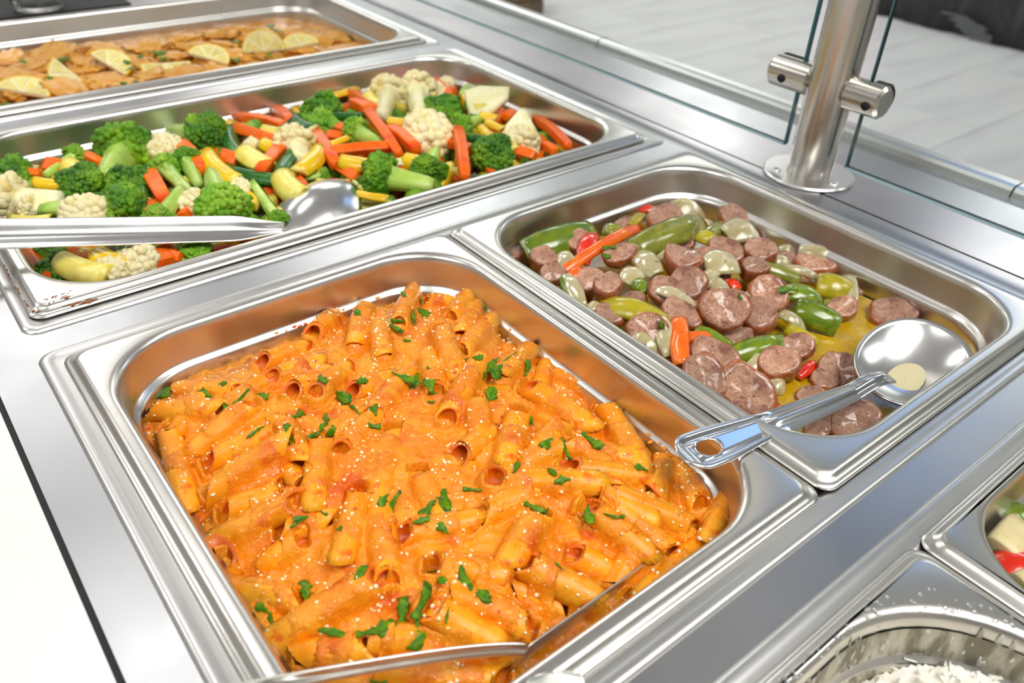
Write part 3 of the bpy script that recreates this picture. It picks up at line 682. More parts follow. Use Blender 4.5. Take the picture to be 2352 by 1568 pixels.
def floret(kind, u, v, rad, stem, dz, i, surf, pan, pale=False, swid=None, desc=None):
    c = on(surf, u, v, dz)
    if stem:
        s = on(surf, stem[0], stem[1], stem[2] if len(stem) > 2 else dz - 2); ax = c - s; L = np.linalg.norm(ax)
    else:
        ax = norm(UP + 0.35 * np.array([rnd.uniform(-1, 1), rnd.uniform(-1, 1), 0])); s = None; L = rad * 1.1
    B = frame(ax, rnd.uniform(0, 6), norm([0.3, -0.2, 1]))
    e = empty('broccoli_floret' if kind == 'b' else 'cauliflower_floret', mat4(B, c))
    m = (M_BRC2 if pale else M_BRC) if kind == 'b' else M_CAC
    rad *= 0.85; k = rad / 10.8
    cr = obj('crown', crown_me(kind, i % 4, m), Matrix.Diagonal((k * 0.95, k, k, 1)), e)
    g = G(); sw = swid or rad * (0.34 if kind == 'b' else 0.42)
    if stem: stalk(g, L, rad * 0.62, sw, i)
    else: stalk(g, L, rad * 0.6, sw, i)
    if stem:
        for q in range(3):
            a = q * 2.1 + i; stalk(g, L * 0.55, rad * 0.28, sw * 0.4, i + q, rad * .55 * math.cos(a), rad * .55 * math.sin(a), sw * .3 * math.cos(a), sw * .3 * math.sin(a), 10)
    g.mk('stalk', M_BRS if kind == 'b' else M_CAS, True, None, e)
    nm = 'broccoli' if kind == 'b' else 'cauliflower'
    tag(e, cat=nm, group=nm + ' florets in the vegetable pan')
    big = 'large ' if rad > 20 else ('small ' if rad < 13 else '')
    ph = desc or (big + ('pale ' if pale else '') + nm + ' floret' + (' with stalk showing' if stem else ''))
    PIECES.setdefault(pan + nm, []).append((e, (u, v), ph, pan)); return e
def stick(nm, u1, v1, u2, v2, w, dz, i, surf, pan, m, col, dz2=None, h=None, mk_=None):
    a = on(surf, u1, v1, dz); b = on(surf, u2, v2, dz if dz2 is None else dz2); L = np.linalg.norm(b - a) + 1
    me = mk_(L, w) if mk_ else stick_mesh(nm, L, w, h or w * 0.9, m, i)
    o = obj(nm, me, mat4(frame(b - a, rnd.uniform(-0.5, 0.5), norm([-0.3, -0.35, 0.9])), (a + b) / 2))
    tag(o, cat=nm.split('_')[0], group=nm.replace('_', ' ') + 's in the vegetable pan')
    PIECES.setdefault(pan + nm, []).append((o, ((u1 + u2) / 2, (v1 + v2) / 2), col + (' block ' if L < 1.9 * w else (' stick ' if nm.startswith('carrot') else ' ')) + tilt_word((u1, v1), (u2, v2)), pan))
    return o
CARROT = [(109,380,150,386,13,1),(192,357,232,374,9,3),(346,402,380,460,13,5),(322,489,363,468,11,0),(415,334,470,390,13,4),(64,577,116,641,12,2),(165,576,215,600,10,1),(313,568,346,590,10,1),
 (344,596,398,570,11,3),(348,606,395,592,10,4),(282,628,297,602,8,1),(392,588,414,592,9,2),(66,396,90,398,7,0),(534,270,650,289,11,4),(541,294,637,324,11,5),(543,263,570,267,9,1),(632,252,664,276,12,4),
 (514,362,547,370,14,2),(646,340,597,398,12,6),(722,303,772,380,12,5),(796,212,858,251,11,6),(812,236,845,254,12,8),(845,257,916,352,10,9),(897,296,957,344,12,8),(762,350,911,336,10,8),(777,294,804,305,10,4),
 (752,314,785,317,11,4),(782,382,820,409,11,2),(736,366,708,398,13,1),(684,416,705,438,10,0),(994,186,1031,216,10,5),(1050,298,1067,408,11,9),(1026,327,1103,349,9,3),(1161,268,1178,258,9,2),(1118,290,1152,308,11,1),
 (1227,273,1305,336,11,3),(1250,332,1274,348,9,1),(1187,348,1228,360,11,3),(1028,240,1052,241,7,0),(1181,242,1192,252,7,0),(500,330,560,345,11,-5),(860,380,930,400,11,-6),(600,420,660,440,11,-6),(240,520,300,530,11,-6),(1120,330,1180,320,10,-6),
 (420,500,445,470,10,-2),(950,330,1010,372,10,-5),(180,400,230,420,10,-6)]
for i, (u1, v1, u2, v2, w, dz) in enumerate(CARROT):
    stick('carrot_stick', u1, v1, u2, v2, w, dz + 2, i, veg_s, 'veg', M_CARROT, 'orange carrot')
SQ = [(22,506,108,508,10,0,'f'),(153,376,203,400,17,1,'f'),(78,420,147,426,10,0,'s'),(134,603,242,634,17,4,'f'),(218,585,292,613,17,2,'s'),(190,578,222,584,10,0,'s'),(468,356,532,416,15,4,'s'),(560,346,606,378,21,4,'f'),
 (603,328,642,341,14,3,'s'),(603,300,639,306,14,2,'f'),(672,286,713,306,19,4,'z'),(690,394,741,342,16,4,'s'),(783,369,862,381,16,5,'s'),(638,408,684,452,19,5,'f'),(728,418,800,421,9,2,'f'),(820,444,888,456,9,1,'s'),
 (766,221,832,198,11,5,'s'),(843,218,860,237,14,2,'f'),(892,276,935,282,12,5,'s'),(758,331,799,316,8,6,'s'),(667,398,684,388,10,1,'s'),(930,366,968,375,16,1,'s'),(1105,264,1138,271,11,2,'s'),(1118,278,1150,295,9,3,'s'),(1102,293,1121,312,10,3,'s'),
 (1168,316,1178,344,10,2,'f'),(700,395,740,400,14,-5,'f'),(300,440,330,470,14,-5,'f'),(560,450,600,470,14,-6,'s'),(1000,390,1040,380,12,-6,'f')]
def sqm(L, w, kind, i):
    if kind == 'f': return wedge_mesh('squash_piece', L, w, w * .5, M_SQF, M_SQF, i)
    if kind == 's': return wedge_mesh('squash_piece', L, w, w * .5, M_SQS, M_SQF, i)
    return wedge_mesh('squash_piece', L, w, w * .5, M_ZUS, M_ZUF, i)
for i, (u1, v1, u2, v2, w, dz, kd) in enumerate(SQ):
    stick('squash_piece', u1, v1, u2, v2, w * 1.15, dz + 6, i, veg_s, 'veg', None, {'f': 'pale squash piece', 's': 'yellow skinned squash', 'z': 'green rimmed squash'}[kd], mk_=lambda L, w_: sqm(L, w_, kd, i))
ZU = [(336,380,327,472,12,4),(523,296,548,362,17,5),(668,352,640,400,17,7),(736,264,838,267,9,8),(641,308,688,270,13,5),(530,396,642,416,17,5),(1066,317,1177,317,9,7),(1237,253,1261,293,12,2),(820,425,870,395,12,0),(585,432,640,500,12,0)]
for i, (u1, v1, u2, v2, w, dz) in enumerate(ZU):
    stick('zucchini_piece', u1, v1, u2, v2, w, dz, i, veg_s, 'veg', None, 'dark green zucchini' if i in (0, 2, 3, 6) else 'pale zucchini with green edge', mk_=lambda L, w_: wedge_mesh('zucchini_piece', L, w_, w_ * .55, M_ZUS, M_ZUS if i in (0, 2) else M_ZUF, i))
BR = [(30,404,19,None,2,0),(184,420,21,None,4,0),(285,348,29,(240,412),6,0),(293,420,20,None,4,0),(288,478,21,(95,482),6,0),(175,360,12,(104,402),5,1),(431,372,15,(457,424),6,0),(378,387,14,(438,448),6,1),(515,482,24,(486,398,9),4,1),
 (368,506,14,(418,432,9),3,1),(120,580,15,None,1,0),(133,622,17,None,1,0),(445,578,15,None,0,1),(298,576,9,None,0,0),(475,312,23,(385,300),7,0),(739,254,23,None,6,0),(742,292,19,None,3,1),(815,302,15,(878,330),7,1),(640,508,10,(580,418,8),2,1),
 (873,408,23,(995,428),6,0),(745,402,7,(700,412),4,1),(1010,256,23,None,6,0),(1058,290,14,(1118,268),6,1),(1087,190,15,(1062,218),4,1),(1133,354,22,None,5,0),(985,396,18,(1000,345,8),2,0),(1213,364,7,None,2,0),(1246,272,8,None,2,1),
 (600,250,10,None,-3,0),(690,240,10,None,-2,0),(1090,240,12,None,0,1),(560,395,12,None,-5,0),(240,470,14,None,-5,0),(830,330,12,None,-5,0)]
for i, (u, v, r, st, dz, pale) in enumerate(BR): floret('b', u, v, r, st, dz, i, veg_s, 'veg', bool(pale))
CA = [(28,462,22,(140,460),5),(200,500,22,None,2),(372,340,19,None,6),(448,472,14,None,3),(255,633,15,None,3),(315,606,17,None,5),(400,368,7,None,7),(497,275,17,None,4),(545,440,13,None,2),(680,337,21,(690,370),7),(577,331,8,None,6),
 (600,262,10,None,3),(978,312,27,None,8),(960,180,16,None,9),(892,215,21,(878,268),8),(958,212,23,(965,262),9),(1000,214,14,None,5),(1025,194,11,None,3),(918,291,7,None,6),(1195,335,20,(1205,256,8),4),(70,480,12,(150,478),3)]
for i, (u, v, r, st, dz) in enumerate(CA): floret('c', u, v, r, st, dz, i, veg_s, 'veg')
# two cut cauliflower stalk slabs
for pts, (u, v), dz, lb in (([(-24, 12), (-18, -16), (2, -19), (22, 4), (24, 17), (-8, 18)], (1118, 235), 9, 'flat cut cauliflower stalk slab right of the broccoli at the far end'),
                            ([(-20, -16), (-16, 6), (-2, 24), (4, 22), (18, -8), (16, -20)], (1200, 305), 8, 'triangular cut cauliflower wedge at the right end of the vegetables'),
                            ([(-10, 2), (8, 5), (16, -2), (-6, -4)], (925, 372), 6, 'thin pointed white cauliflower sliver below the crossed carrots')):
    p = on(veg_s, u, v, dz); B = frame(R[0], 0, norm(R[2] + [0, 0, 0.45]))
    o = obj('cauliflower_slab', slab_mesh('cauliflower_slab', pts, 9 if dz > 6 else 4, M_CAS, 3, 0.9), mat4(B, p)); tag(o, lb, 'cauliflower')
# bed of the same vegetables below, seen only in the gaps
g = G(); rs = np.random.default_rng(2)
for k in range(420):
    x = rs.uniform(20, 508); y = rs.uniform(64, 352); z = veg_s(x, y) - rs.uniform(5, 13)
    if x > 470: z -= 5
    t_ = k % 5; A = frame(rs.normal(size=3) * [1, 1, .3])
    if t_ < 3:
        L = rs.uniform(20, 42); w = rs.uniform(9, 13); me_v, me_f = loft([superring(q * L, w / 2, w / 2, 6, 12) for q in (-.5, .5)])
        g.add(me_v @ A.T + [x, y, z], me_f, (0, 1, 2)[t_])
    else:
        v_ = ICO[3][0] * rs.uniform(8, 13); v_ = v_ * (1 + .12 * vnoise(ICO[3][0] * 6, k, 1)[:, None]); g.add(v_ + [x, y, z], ICO[3][1], t_)
o = g.mk('mixed_vegetables', [M_CARROT, M_SQF, M_SQS, M_BRC, M_BRC2]); tag(o, 'layer of mixed vegetable pieces underneath the top ones in the long pan', 'vegetables', kind='stuff')

# ------------------------------------------------------------------ sausage and peppers
def slice_mesh(rad, th, seed, asp=0.8, cup=0.0):
    N = 36; a = np.arange(N) / N * 2 * math.pi; rings = []
    for k, z in ((.02, -.5), (.5, -.5), (.86, -.5), (.97, -.38), (1.02, -.15), (1.03, .12), (.985, .36), (.90, .5), (.75, .53), (.5, .5), (.25, .5), (.02, .5)):
        w = 1 + 0.05 * np.cos(2 * a + seed) + 0.035 * np.cos(3 * a + seed * 2) + 0.02 * np.cos(5 * a)
        rings.append(np.stack([rad * k * w * np.cos(a), rad * k * w * asp * np.sin(a), np.full(N, z * th) + cup * (k * k) * np.cos(a * 2) * th * .35], 1))
    V, Fc = loft(rings); V = V + 1.0 * np.stack([vnoise(V, seed + j + 20, 9) for j in range(3)], 1) + 0.55 * np.stack([vnoise(V, seed + j, 3.6) for j in range(3)], 1) + 0.25 * np.stack([vnoise(V, seed + j + 5, 1.7) for j in range(3)], 1)
    mi = [1 if 2 <= (f[0] // N) <= 6 else 0 for f in Fc[:-2]] + [0, 0]
    return mesh('sausage_slice', V, Fc, [M_SAU, M_SSK], mi)
bvs = BV()
def face(surf, u, v, dz, tilt, spin=0.0):
    p = on(surf, u, v, dz); n_ = norm((1 - tilt) * Z3 + tilt * norm(CAM - p)); x = norm(R[0] - np.dot(R[0], n_) * n_)
    y = np.cross(n_, x); c, s = math.cos(spin), math.sin(spin)
    return p, np.stack([c * x + s * y, -s * x + c * y, n_], 1)
def broth_dz(d): return d
SAU = [(1423,586,15,.35,6,.4),(1395,660,14,.15,8,1.2),(1568,601,17,.05,8,-.5),(1533,672,17,.55,6,-.5),(1578,655,18,.6,6,.2),(1665,712,20,.75,8,-.4),(1563,722,17,.5,3,-.8),(1270,632,12,.5,3,.4),(1248,598,12,.4,1,.2),
 (1400,725,13,.4,2,-.6),(1490,764,18,.8,3,-.9),(1528,506,18,.3,4,.3),(1643,824,21,.65,6,-.7),(1326,557,12,.5,3,1.2),(1686,505,16,.45,7,-.6),(1665,578,18,.45,7,-.6),(1746,578,16,.3,8,-.5),(1843,552,16,.95,9,1.1),(1880,602,22,.22,9,.2),
 (1971,642,17,.8,6,1.2),(1766,676,17,.8,8,-.5),(1931,710,15,.45,6,.5),(2048,724,20,.3,4,-.2),(1739,728,17,.4,0,.9),(1716,896,23,.9,9,-1.0),(1620,868,19,.8,6,-1.0),(1786,840,16,.4,5,.5),(1829,797,15,.6,4,.2),(1926,850,17,.65,5,-.3),
 (1965,976,19,.6,6,.1),(1882,984,12,.5,2,.4),(1607,602,16,.5,2,.5),(1733,621,12,.3,6,-.2),(1176,590,9,.3,1,.9),(1862,918,12,.5,-1,.2),(1640,640,15,.4,-3,.3),(1440,520,14,.4,-3,.3),(1850,640,15,.4,-4,.3),(1350,650,14,.5,-4,.5),(1560,560,14,.5,-3,.3),
 (1720,560,14,.5,-4,.9),(1800,610,15,.3,-4,.2),(1450,700,14,.4,-4,.6),(1600,700,14,.4,-5,.6),(1530,800,14,.6,-3,.6),(1690,780,14,.5,-5,.6),(1895,875,13,.4,0,.6)]
for i, (u, v, r, tl, dz, sp) in enumerate(SAU):
    p, B = face(saus_s, u, v, dz, tl, sp)
    o = obj('sausage_slice', slice_mesh(r * 0.86, 8 + 3 * (i % 3), i, 0.72 + 0.1 * (i % 3), 0.5 if i in (2, 17, 18) else 0.15), mat4(B, p)); bvs.add(o)
    tag(o, cat='sausage', group='sausage slices in the broth pan')
    PIECES.setdefault('saus', []).append((o, (u, v), ('large ' if r > 19 else ('small ' if r < 14 else '')) + 'browned sausage slice ' + ('facing camera' if tl > .6 else ('lying flat' if tl < .36 else 'leaning')), 'saus'))
def strip_mesh(name, L, w, th, arc, m1, m2, seed, bend=0.12, tip=0.62):
    """length of pepper: curved across, skin outside, flesh inside, bent along"""
    n = 12; rings = []; N = 9
    for k in range(n + 1):
        t = k / n; hw = w / 2 * (tip + (1 - tip) * math.sin(math.pi * min(1, max(0, .10 + .8 * t))) ** 0.6)
        a = np.linspace(-arc, arc, N); Rr = hw / math.sin(arc)
        x = (t - .5) * L; zc = -bend * L * (2 * t - 1) ** 2
        out = np.stack([np.full(N, x), Rr * np.sin(a), Rr * (np.cos(a) - math.cos(arc)) + zc], 1)
        Ri = max(Rr - th, .3); inn = np.stack([np.full(N, x), Ri * np.sin(a[::-1]) * .97, Ri * (np.cos(a[::-1])) - Rr * math.cos(arc) + zc], 1)
        rings.append(np.concatenate([out, inn]))
    V, Fc = loft(rings); V = V + 0.45 * np.stack([vnoise(V, seed + j, 8) for j in range(3)], 1) + 0.15 * np.stack([vnoise(V, seed + j + 4, 2.5) for j in range(3)], 1)
    M_ = 2 * N; mi = [0 if (f[0] % M_) < N - 1 else 1 for f in Fc[:-2]] + [1, 1]
    return mesh(name, V, Fc, [m1, m2], mi)
PEP = [(1209,573,1362,527,27,7,'g',0),(1473,560,1629,502,24,12,'o',0),(1380,690,1535,733,19,8,'y',0),(1291,622,1305,668,9,5,'g',0),(1455,642,1478,668,11,3,'d',0),(1604,538,1638,552,13,8,'y',0),(1632,534,1668,514,13,5,'o',0),
 (1455,508,1480,485,9,4,'y',0),(1390,524,1432,534,13,4,'o',0),(1602,756,1680,800,14,3,'g',0),(1703,489,1732,488,11,4,'y',0),(1764,514,1810,545,11,4,'o',0),(1737,605,1835,640,12,6,'o',0),(1882,650,1955,668,22,8,'y',0),(1808,664,1890,682,18,8,'g',0),
 (1832,706,1922,748,20,6,'d',0),(1688,814,1814,784,17,5,'g',0),(1810,754,1876,790,10,3,'y',0),(2226,812,2262,830,13,4,'y',0),(1848,990,1905,1002,10,1,'d',0),(1880,700,1930,690,10,0,'o',0),(1540,745,1590,770,10,-2,'g',0),
 (1293,616,1486,503,10,9,'n',1),(1339,585,1364,522,14,9,'r',1),(1462,476,1500,479,12,4,'r',1),(1495,484,1536,486,9,4,'n',1),(1313,634,1342,614,10,3,'n',1),(1558,730,1562,828,13,10,'n',1),(1582,772,1637,774,9,5,'n',1),(1673,640,1693,657,10,3,'r',1),(1837,860,1874,834,8,3,'r',1),(1778,922,1791,943,6,2,'r',1)]
pm = {'g': (M_GPS, M_YPF), 'o': (M_OPS, M_YPF), 'y': (M_YPF, M_YPF), 'd': (M_GPS, M_OPS), 'n': (M_ORP, M_ORP), 'r': (M_RDP, M_ORP)}
pn = {'g': 'bright green pepper', 'o': 'olive green pepper', 'y': 'yellowish green pepper', 'd': 'dark green pepper', 'n': 'orange pepper', 'r': 'red pepper'}
for i, (u1, v1, u2, v2, w, dz, c, kd) in enumerate(PEP):
    a = on(saus_s, u1, v1, dz); b = on(saus_s, u2, v2, dz); L = np.linalg.norm(b - a) + 3; p = (a + b) / 2
    o = obj('pepper_strip', strip_mesh('pepper_strip', L, w, 3.0, 0.8, pm[c][0], pm[c][1], i, 0.05 + 0.05 * (i % 3)), mat4(frame(b - a, rnd.uniform(-.35, .35), norm(0.6 * Z3 + 0.5 * norm(CAM - p))), p)); bvs.add(o)
    tag(o, cat='pepper', group='pepper strips with the sausage')
    PIECES.setdefault('pep', []).append((o, ((u1 + u2) / 2, (v1 + v2) / 2), pn[c] + ' strip ' + tilt_word((u1, v1), (u2, v2)), 'saus'))
ONI = [(1552,478,1630,478,26,5),(1625,600,1696,600,22,13),(1682,525,1745,525,24,11),(1296,622,1334,692,10,7),(1502,652,1590,694,11,11),(1612,645,1652,612,11,9),(1460,575,1504,620,16,8),(1470,612,1440,640,16,4),(1280,575,1308,606,12,6),(1514,722,1536,806,11,8),
 (1442,765,1500,805,12,4),(1352,700,1374,708,9,5),(1840,572,1944,598,12,14),(1698,668,1868,656,9,11),(1784,708,1848,748,9,6),(1944,618,1962,678,9,10),(1634,655,1672,656,14,6),(1796,573,1818,577,10,5),(1724,840,1768,812,9,6),(1770,880,1800,886,13,3),(1797,612,1888,632,7,10),
 (1786,598,1816,602,10,4),(1575,828,1600,815,9,5),(1660,470,1690,485,9,3),(1870,640,1910,655,7,3),(1520,590,1560,570,9,2),(1390,760,1410,740,8,1)]
for i, (u1, v1, u2, v2, w, dz) in enumerate(ONI):
    a = on(saus_s, u1, v1, dz); b = on(saus_s, u2, v2, dz); L = np.linalg.norm(b - a) + 3; p = (a + b) / 2
    o = obj('onion_piece', strip_mesh('onion_piece', L, w * 1.15, 1.2, 0.55, M_ONI, M_ONI, i + 50, 0.10 + 0.06 * (i % 3), 0.3), mat4(frame(b - a, rnd.uniform(-.3, .3), norm(0.6 * Z3 + 0.6 * norm(CAM - p))), p)); bvs.add(o)
    tag(o, cat='onion', group='onion pieces with the sausage')
    PIECES.setdefault('oni', []).append((o, ((u1 + u2) / 2, (v1 + v2) / 2), ('wide onion petal ' if w > 15 else 'thin onion strip ' if w < 10 else 'onion strip ') + tilt_word((u1, v1), (u2, v2)), 'saus'))
def flat_surface(name, rect, r, fz, m, step, label, cat, kind='stuff'):
    x0, x1, y0, y1 = rect; xs = np.arange(x0, x1, step); ys = np.arange(y0, y1, step); XX, YY = np.meshgrid(xs, ys)
    Zz = fz(XX, YY); V = np.stack([XX.ravel(), YY.ravel(), Zz.ravel()], 1)
    ix = np.clip(np.maximum(x0 + r - XX, XX - (x1 - r)), 0, None); iy = np.clip(np.maximum(y0 + r - YY, YY - (y1 - r)), 0, None)
    ok = np.hypot(ix, iy) < r; ny, nx = XX.shape; idx = np.arange(ny * nx).reshape(ny, nx)
    q = ok[:-1, :-1] & ok[1:, :-1] & ok[:-1, 1:] & ok[1:, 1:]
    Fq = np.stack([idx[:-1, :-1][q], idx[:-1, 1:][q], idx[1:, 1:][q], idx[1:, :-1][q]], 1)
    o = mk(name, V, Fq.tolist(), m); tag(o, label, cat, kind=kind); return o
o = flat_surface('broth', (286.6, 508, -304, -21), 38, lambda X, Y: -33.5 + 0.25 * vnoise(np.stack([X.ravel(), Y.ravel()], 1), 5, 12).reshape(X.shape), M_BROTH, 3.0, 'glossy yellow buttery broth around the sausage and peppers', 'broth'); bvs.add(o); bvs.build()
# pepper specks and parsley on the sausages
rs = np.random.default_rng(4); g = G()
for k in range(230):
    p, nn = bvs.down(rs.uniform(290, 505), rs.uniform(-300, -24))
    if p is not None and p[2] > -32: g.add(ICO[1][0] * rs.uniform(.25, .6) + p, ICO[1][1])
o = g.mk('ground_pepper', M_PEP); tag(o, 'specks of ground black pepper on the sausage and peppers', 'pepper', kind='stuff')
for i, (u, v, Lp, an, wp) in enumerate([(1400,570,26,-12,12),(1393,587,18,35,12),(1508,592,26,60,9),(1545,660,36,35,7),(1521,745,18,-60,13),(1808,668,40,-8,12),(1700,682,12,30,7)]):
    p, nn = bvs.px(u, v)
    ca, sa = math.cos(math.radians(an)), math.sin(math.radians(an)); dpt = -(R @ (p - CAM))[2]
    a = at(u - ca * Lp / 2, v - sa * Lp / 2, p[2] + 1); b = at(u + ca * Lp / 2, v + sa * Lp / 2, p[2] + 1)
    o = obj('parsley', leaf_mesh(Lp / F * dpt * 1.2, wp / F * dpt * 1.2, i + 90, .3, 1), mat4(frame(b - a, 0, nn), p + nn))
    tag(o, cat='parsley', group='parsley on the sausage'); PIECES.setdefault('parsley2', []).append((o, (u, v), 'green parsley flake ' + tilt_word((0, 0), (ca, sa)), 'saus'))

# ------------------------------------------------------------------ chicken in lemon sauce
def chk_z(X, Y):
    P2 = np.stack([X.ravel(), Y.ravel()], 1); return (-28 + 2.2 * vnoise(P2, 41, 22) + 1.0 * vnoise(P2, 42, 8) + 0.4 * vnoise(P2, 43, 3)).reshape(X.shape) - 2.5 * sstep(430, 490, X)
flat_surface('lemon_butter_sauce', (16, 508, 2 * PITCH - PD + 20, 2 * PITCH - 20), 40, chk_z, M_PICC, 2.2, 'yellow orange lemon butter sauce around the chicken', 'sauce')
CH = [(120,136,27),(240,118,24),(70,160,24),(20,182,26),(160,208,22),(238,192,22),(300,198,22),(300,150,22),(400,135,24),(455,112,22),(520,108,24),(595,90,24),(480,135,22),(555,130,24),(640,112,24),(680,84,22),(505,82,20),(735,98,20),(770,90,16),(350,178,24),
      (440,176,22),(500,165,18),(120,185,22),(40,215,22),(340,112,20),(190,150,22),(560,75,18),(620,135,18),(420,95,18),(20,140,20),(590,160,16),(700,118,16)]
for i, (u, v, r) in enumerate(CH):
    p = on(chk_s, u, v, 1 if i not in (0, 1) else 6); IV, IF = ICO[4]
    k = 1 + .20 * vnoise(IV * 2.6 + i, i, 1) + .10 * vnoise(IV * 7 + i, i + 3, 1)
    V = IV * (k ** 1.6)[:, None] * np.array([r * 1.3, r * .95, 8]); V[:, 2] = np.sign(V[:, 2]) * np.abs(V[:, 2]) ** .8 * 1.5
    o = mk('chicken_cutlet', V, IF, M_CHK, None, True, mat4(frame([math.cos(i * 1.7), math.sin(i * 1.7), rnd.uniform(-.25, .25)], rnd.uniform(-.3, .3)), p))
    tag(o, cat='chicken', group='chicken cutlets in sauce'); PIECES.setdefault('chk', []).append((o, (u, v), ('large ' if r > 22 else 'small ' if r < 20 else '') + 'golden sauced chicken cutlet', 'chk'))
def lemon(u, v, rad, tilt, spin, half, lb, dz=9):
    p, B = face(chk_s, u, v, dz, tilt, spin); e = empty('lemon_slice', mat4(B, p)); tag(e, lb, 'lemon slice', 'lemon slices on the chicken')
    A0 = 0 if half else 0; A1 = math.pi if half else 2 * math.pi; N = 30
    aa = np.linspace(A0, A1, N)
    def ringz(r0, r1, z0, z1):
        rings = []
        for a in aa:
            c, s = math.cos(a), math.sin(a); rings.append(np.array([(r0 * c, r0 * s, z0), (r1 * c, r1 * s, z0), (r1 * c, r1 * s, z1), (r0 * c, r0 * s, z1)]))
        return loft(rings)
    V, Fc = ringz(rad * .93, rad, -2.4, 2.2); mk('peel', V, Fc, M_LEP, None, True, None, e)
    V, Fc = ringz(0.2, rad * .94, -2.0, 1.9); mk('pith', V, Fc, M_LEW, None, False, None, e)
    ns = 4 if half else 8
    for k in range(ns):
        a0 = A0 + (A1 - A0) * (k + .07) / ns; a1 = A0 + (A1 - A0) * (k + .93) / ns
        pts = [(rad * .10 * math.cos((a0 + a1) / 2), rad * .10 * math.sin((a0 + a1) / 2))] + [(rad * .86 * math.cos(a), rad * .86 * math.sin(a)) for a in np.linspace(a0, a1, 6)]
        V, Fc = loft([np.array([(x, y, z) for x, y in pts]) for z in (-2.3, 2.5)]); mk('segment', V, Fc, M_LEF, None, False, None, e)
lemon(172, 172, 27, .7, 2.5, True, 'half lemon slice with curved rind toward camera, left of the chicken pan')
lemon(248, 150, 26, .35, -.5, True, 'pale half lemon slice behind the leftmost upright lemon slice')
lemon(380, 146, 28, .55, 3.4, True, 'half lemon slice with rind down in the middle of the chicken')
lemon(478, 136, 25, .35, -.2, True, 'half lemon slice lying right of the middle lemon slice')
lemon(607, 118, 26, .9, 0.1, True, 'domed half lemon slice with rind up toward the right')
lemon(691, 108, 24, .35, .45, True, 'rightmost yellow lemon slice by the front wall of the chicken pan')
lemon(52, 214, 27, .3, 0, True, 'leftmost pale lemon slice at the near left of the chicken')
for i, (u, v, Lp, an, wp) in enumerate([(360,122,28,40,18),(372,135,20,80,12),(150,135,20,-50,14),(135,160,18,-30,14),(112,178,16,10,10),(90,186,20,25,10),(540,138,28,50,10),(616,125,24,60,9),(620,62,34,30,14),(640,72,20,0,12),(290,140,22,20,10),(300,158,20,-10,9),(50,142,12,10,9),(230,128,14,10,10),(540,97,26,15,10),(325,128,14,-60,8),(312,187,14,10,8),(282,190,14,20,8),(12,240,14,10,10),(470,112,14,0,9),(700,95,10,0,7)]):
    p = on(chk_s, u, v, 12); dpt = -(R @ (p - CAM))[2]; ca, sa = math.cos(math.radians(an)), math.sin(math.radians(an))
    a = at(u - ca * Lp / 2, v - sa * Lp / 2, p[2]); b = at(u + ca * Lp / 2, v + sa * Lp / 2, p[2])
    o = obj('parsley', leaf_mesh(Lp / F * dpt * 1.2, wp / F * dpt * 1.3, i + 150, .4, 2), mat4(frame(b - a, 0), p))
    tag(o, cat='parsley', group='parsley on the chicken'); PIECES.setdefault('parsley3', []).append((o, (u, v), 'blurred parsley flake ' + tilt_word((0, 0), (ca, sa)), 'chk'))

# ------------------------------------------------------------------ near pans at the bottom right
def near_s(x, y): return -24
def nearp(nm, u1, v1, u2, v2, w, dz, fn, lb, cat):
    a = on(near_s, u1, v1, dz); b = on(near_s, u2, v2, dz); L = np.linalg.norm(b - a) + 2; p = (a + b) / 2
    o = obj(nm, fn(L, w), mat4(frame(b - a, 0.2, norm(Z3 + .3 * norm(CAM - p))), p)); tag(o, lb, cat)
nearp('pepper_strip', 2272, 1165, 2318, 1150, 15, 2, lambda L, w: strip_mesh('pepper_strip', L, w, 3, .9, M_GPS, M_GPS, 3), 'dark green pepper piece at the top of the potato pan at right edge', 'pepper')
nearp('pepper_strip', 2302, 1198, 2372, 1180, 20, 4, lambda L, w: strip_mesh('pepper_strip', L, w, 4, .9, M_GPS, M_GPS, 4), 'bright green pepper piece above the potato at the right edge', 'pepper')
nearp('potato_chunk', 2272, 1222, 2296, 1192, 12, 0, lambda L, w: stick_mesh('potato_chunk', L, w, w, M_POT, 4, 1), 'shaded potato chunk against the wall of the near right pan', 'potato')
nearp('potato_chunk', 2288, 1272, 2332, 1216, 17, 5, lambda L, w: stick_mesh('potato_chunk', L, w, w, M_POT, 5, .9, 5), 'pale roast potato chunk between green and red pepper at the right edge', 'potato')
nearp('onion_piece', 2330, 1268, 2372, 1255, 14, 3, lambda L, w: strip_mesh('onion_piece', L, w, 2, .8, M_ONI, M_ONI, 7), 'translucent onion piece beside the potato at the right edge', 'onion')
nearp('pepper_strip', 2300, 1318, 2380, 1300, 24, 6, lambda L, w: strip_mesh('pepper_strip', L, w, 4, .9, M_RDP, M_RDP, 8, .1, .7), 'glossy red pepper piece at the right edge below the potato', 'pepper')
nearp('potato_chunk', 2340, 1370, 2385, 1350, 20, 2, lambda L, w: stick_mesh('potato_chunk', L, w, w, M_POT, 9, .9, 5), 'dim potato chunk below the red pepper at the right edge', 'potato')
flat_surface('pan_juice', (288, 508, -PITCH - PD + 26, -PITCH - 20), 38, lambda X, Y: -41 + 0 * X, M_YPF, 8, 'oily yellow green juice under the potatoes in the near right pan', 'juice')
g = G(); rs = np.random.default_rng(14)
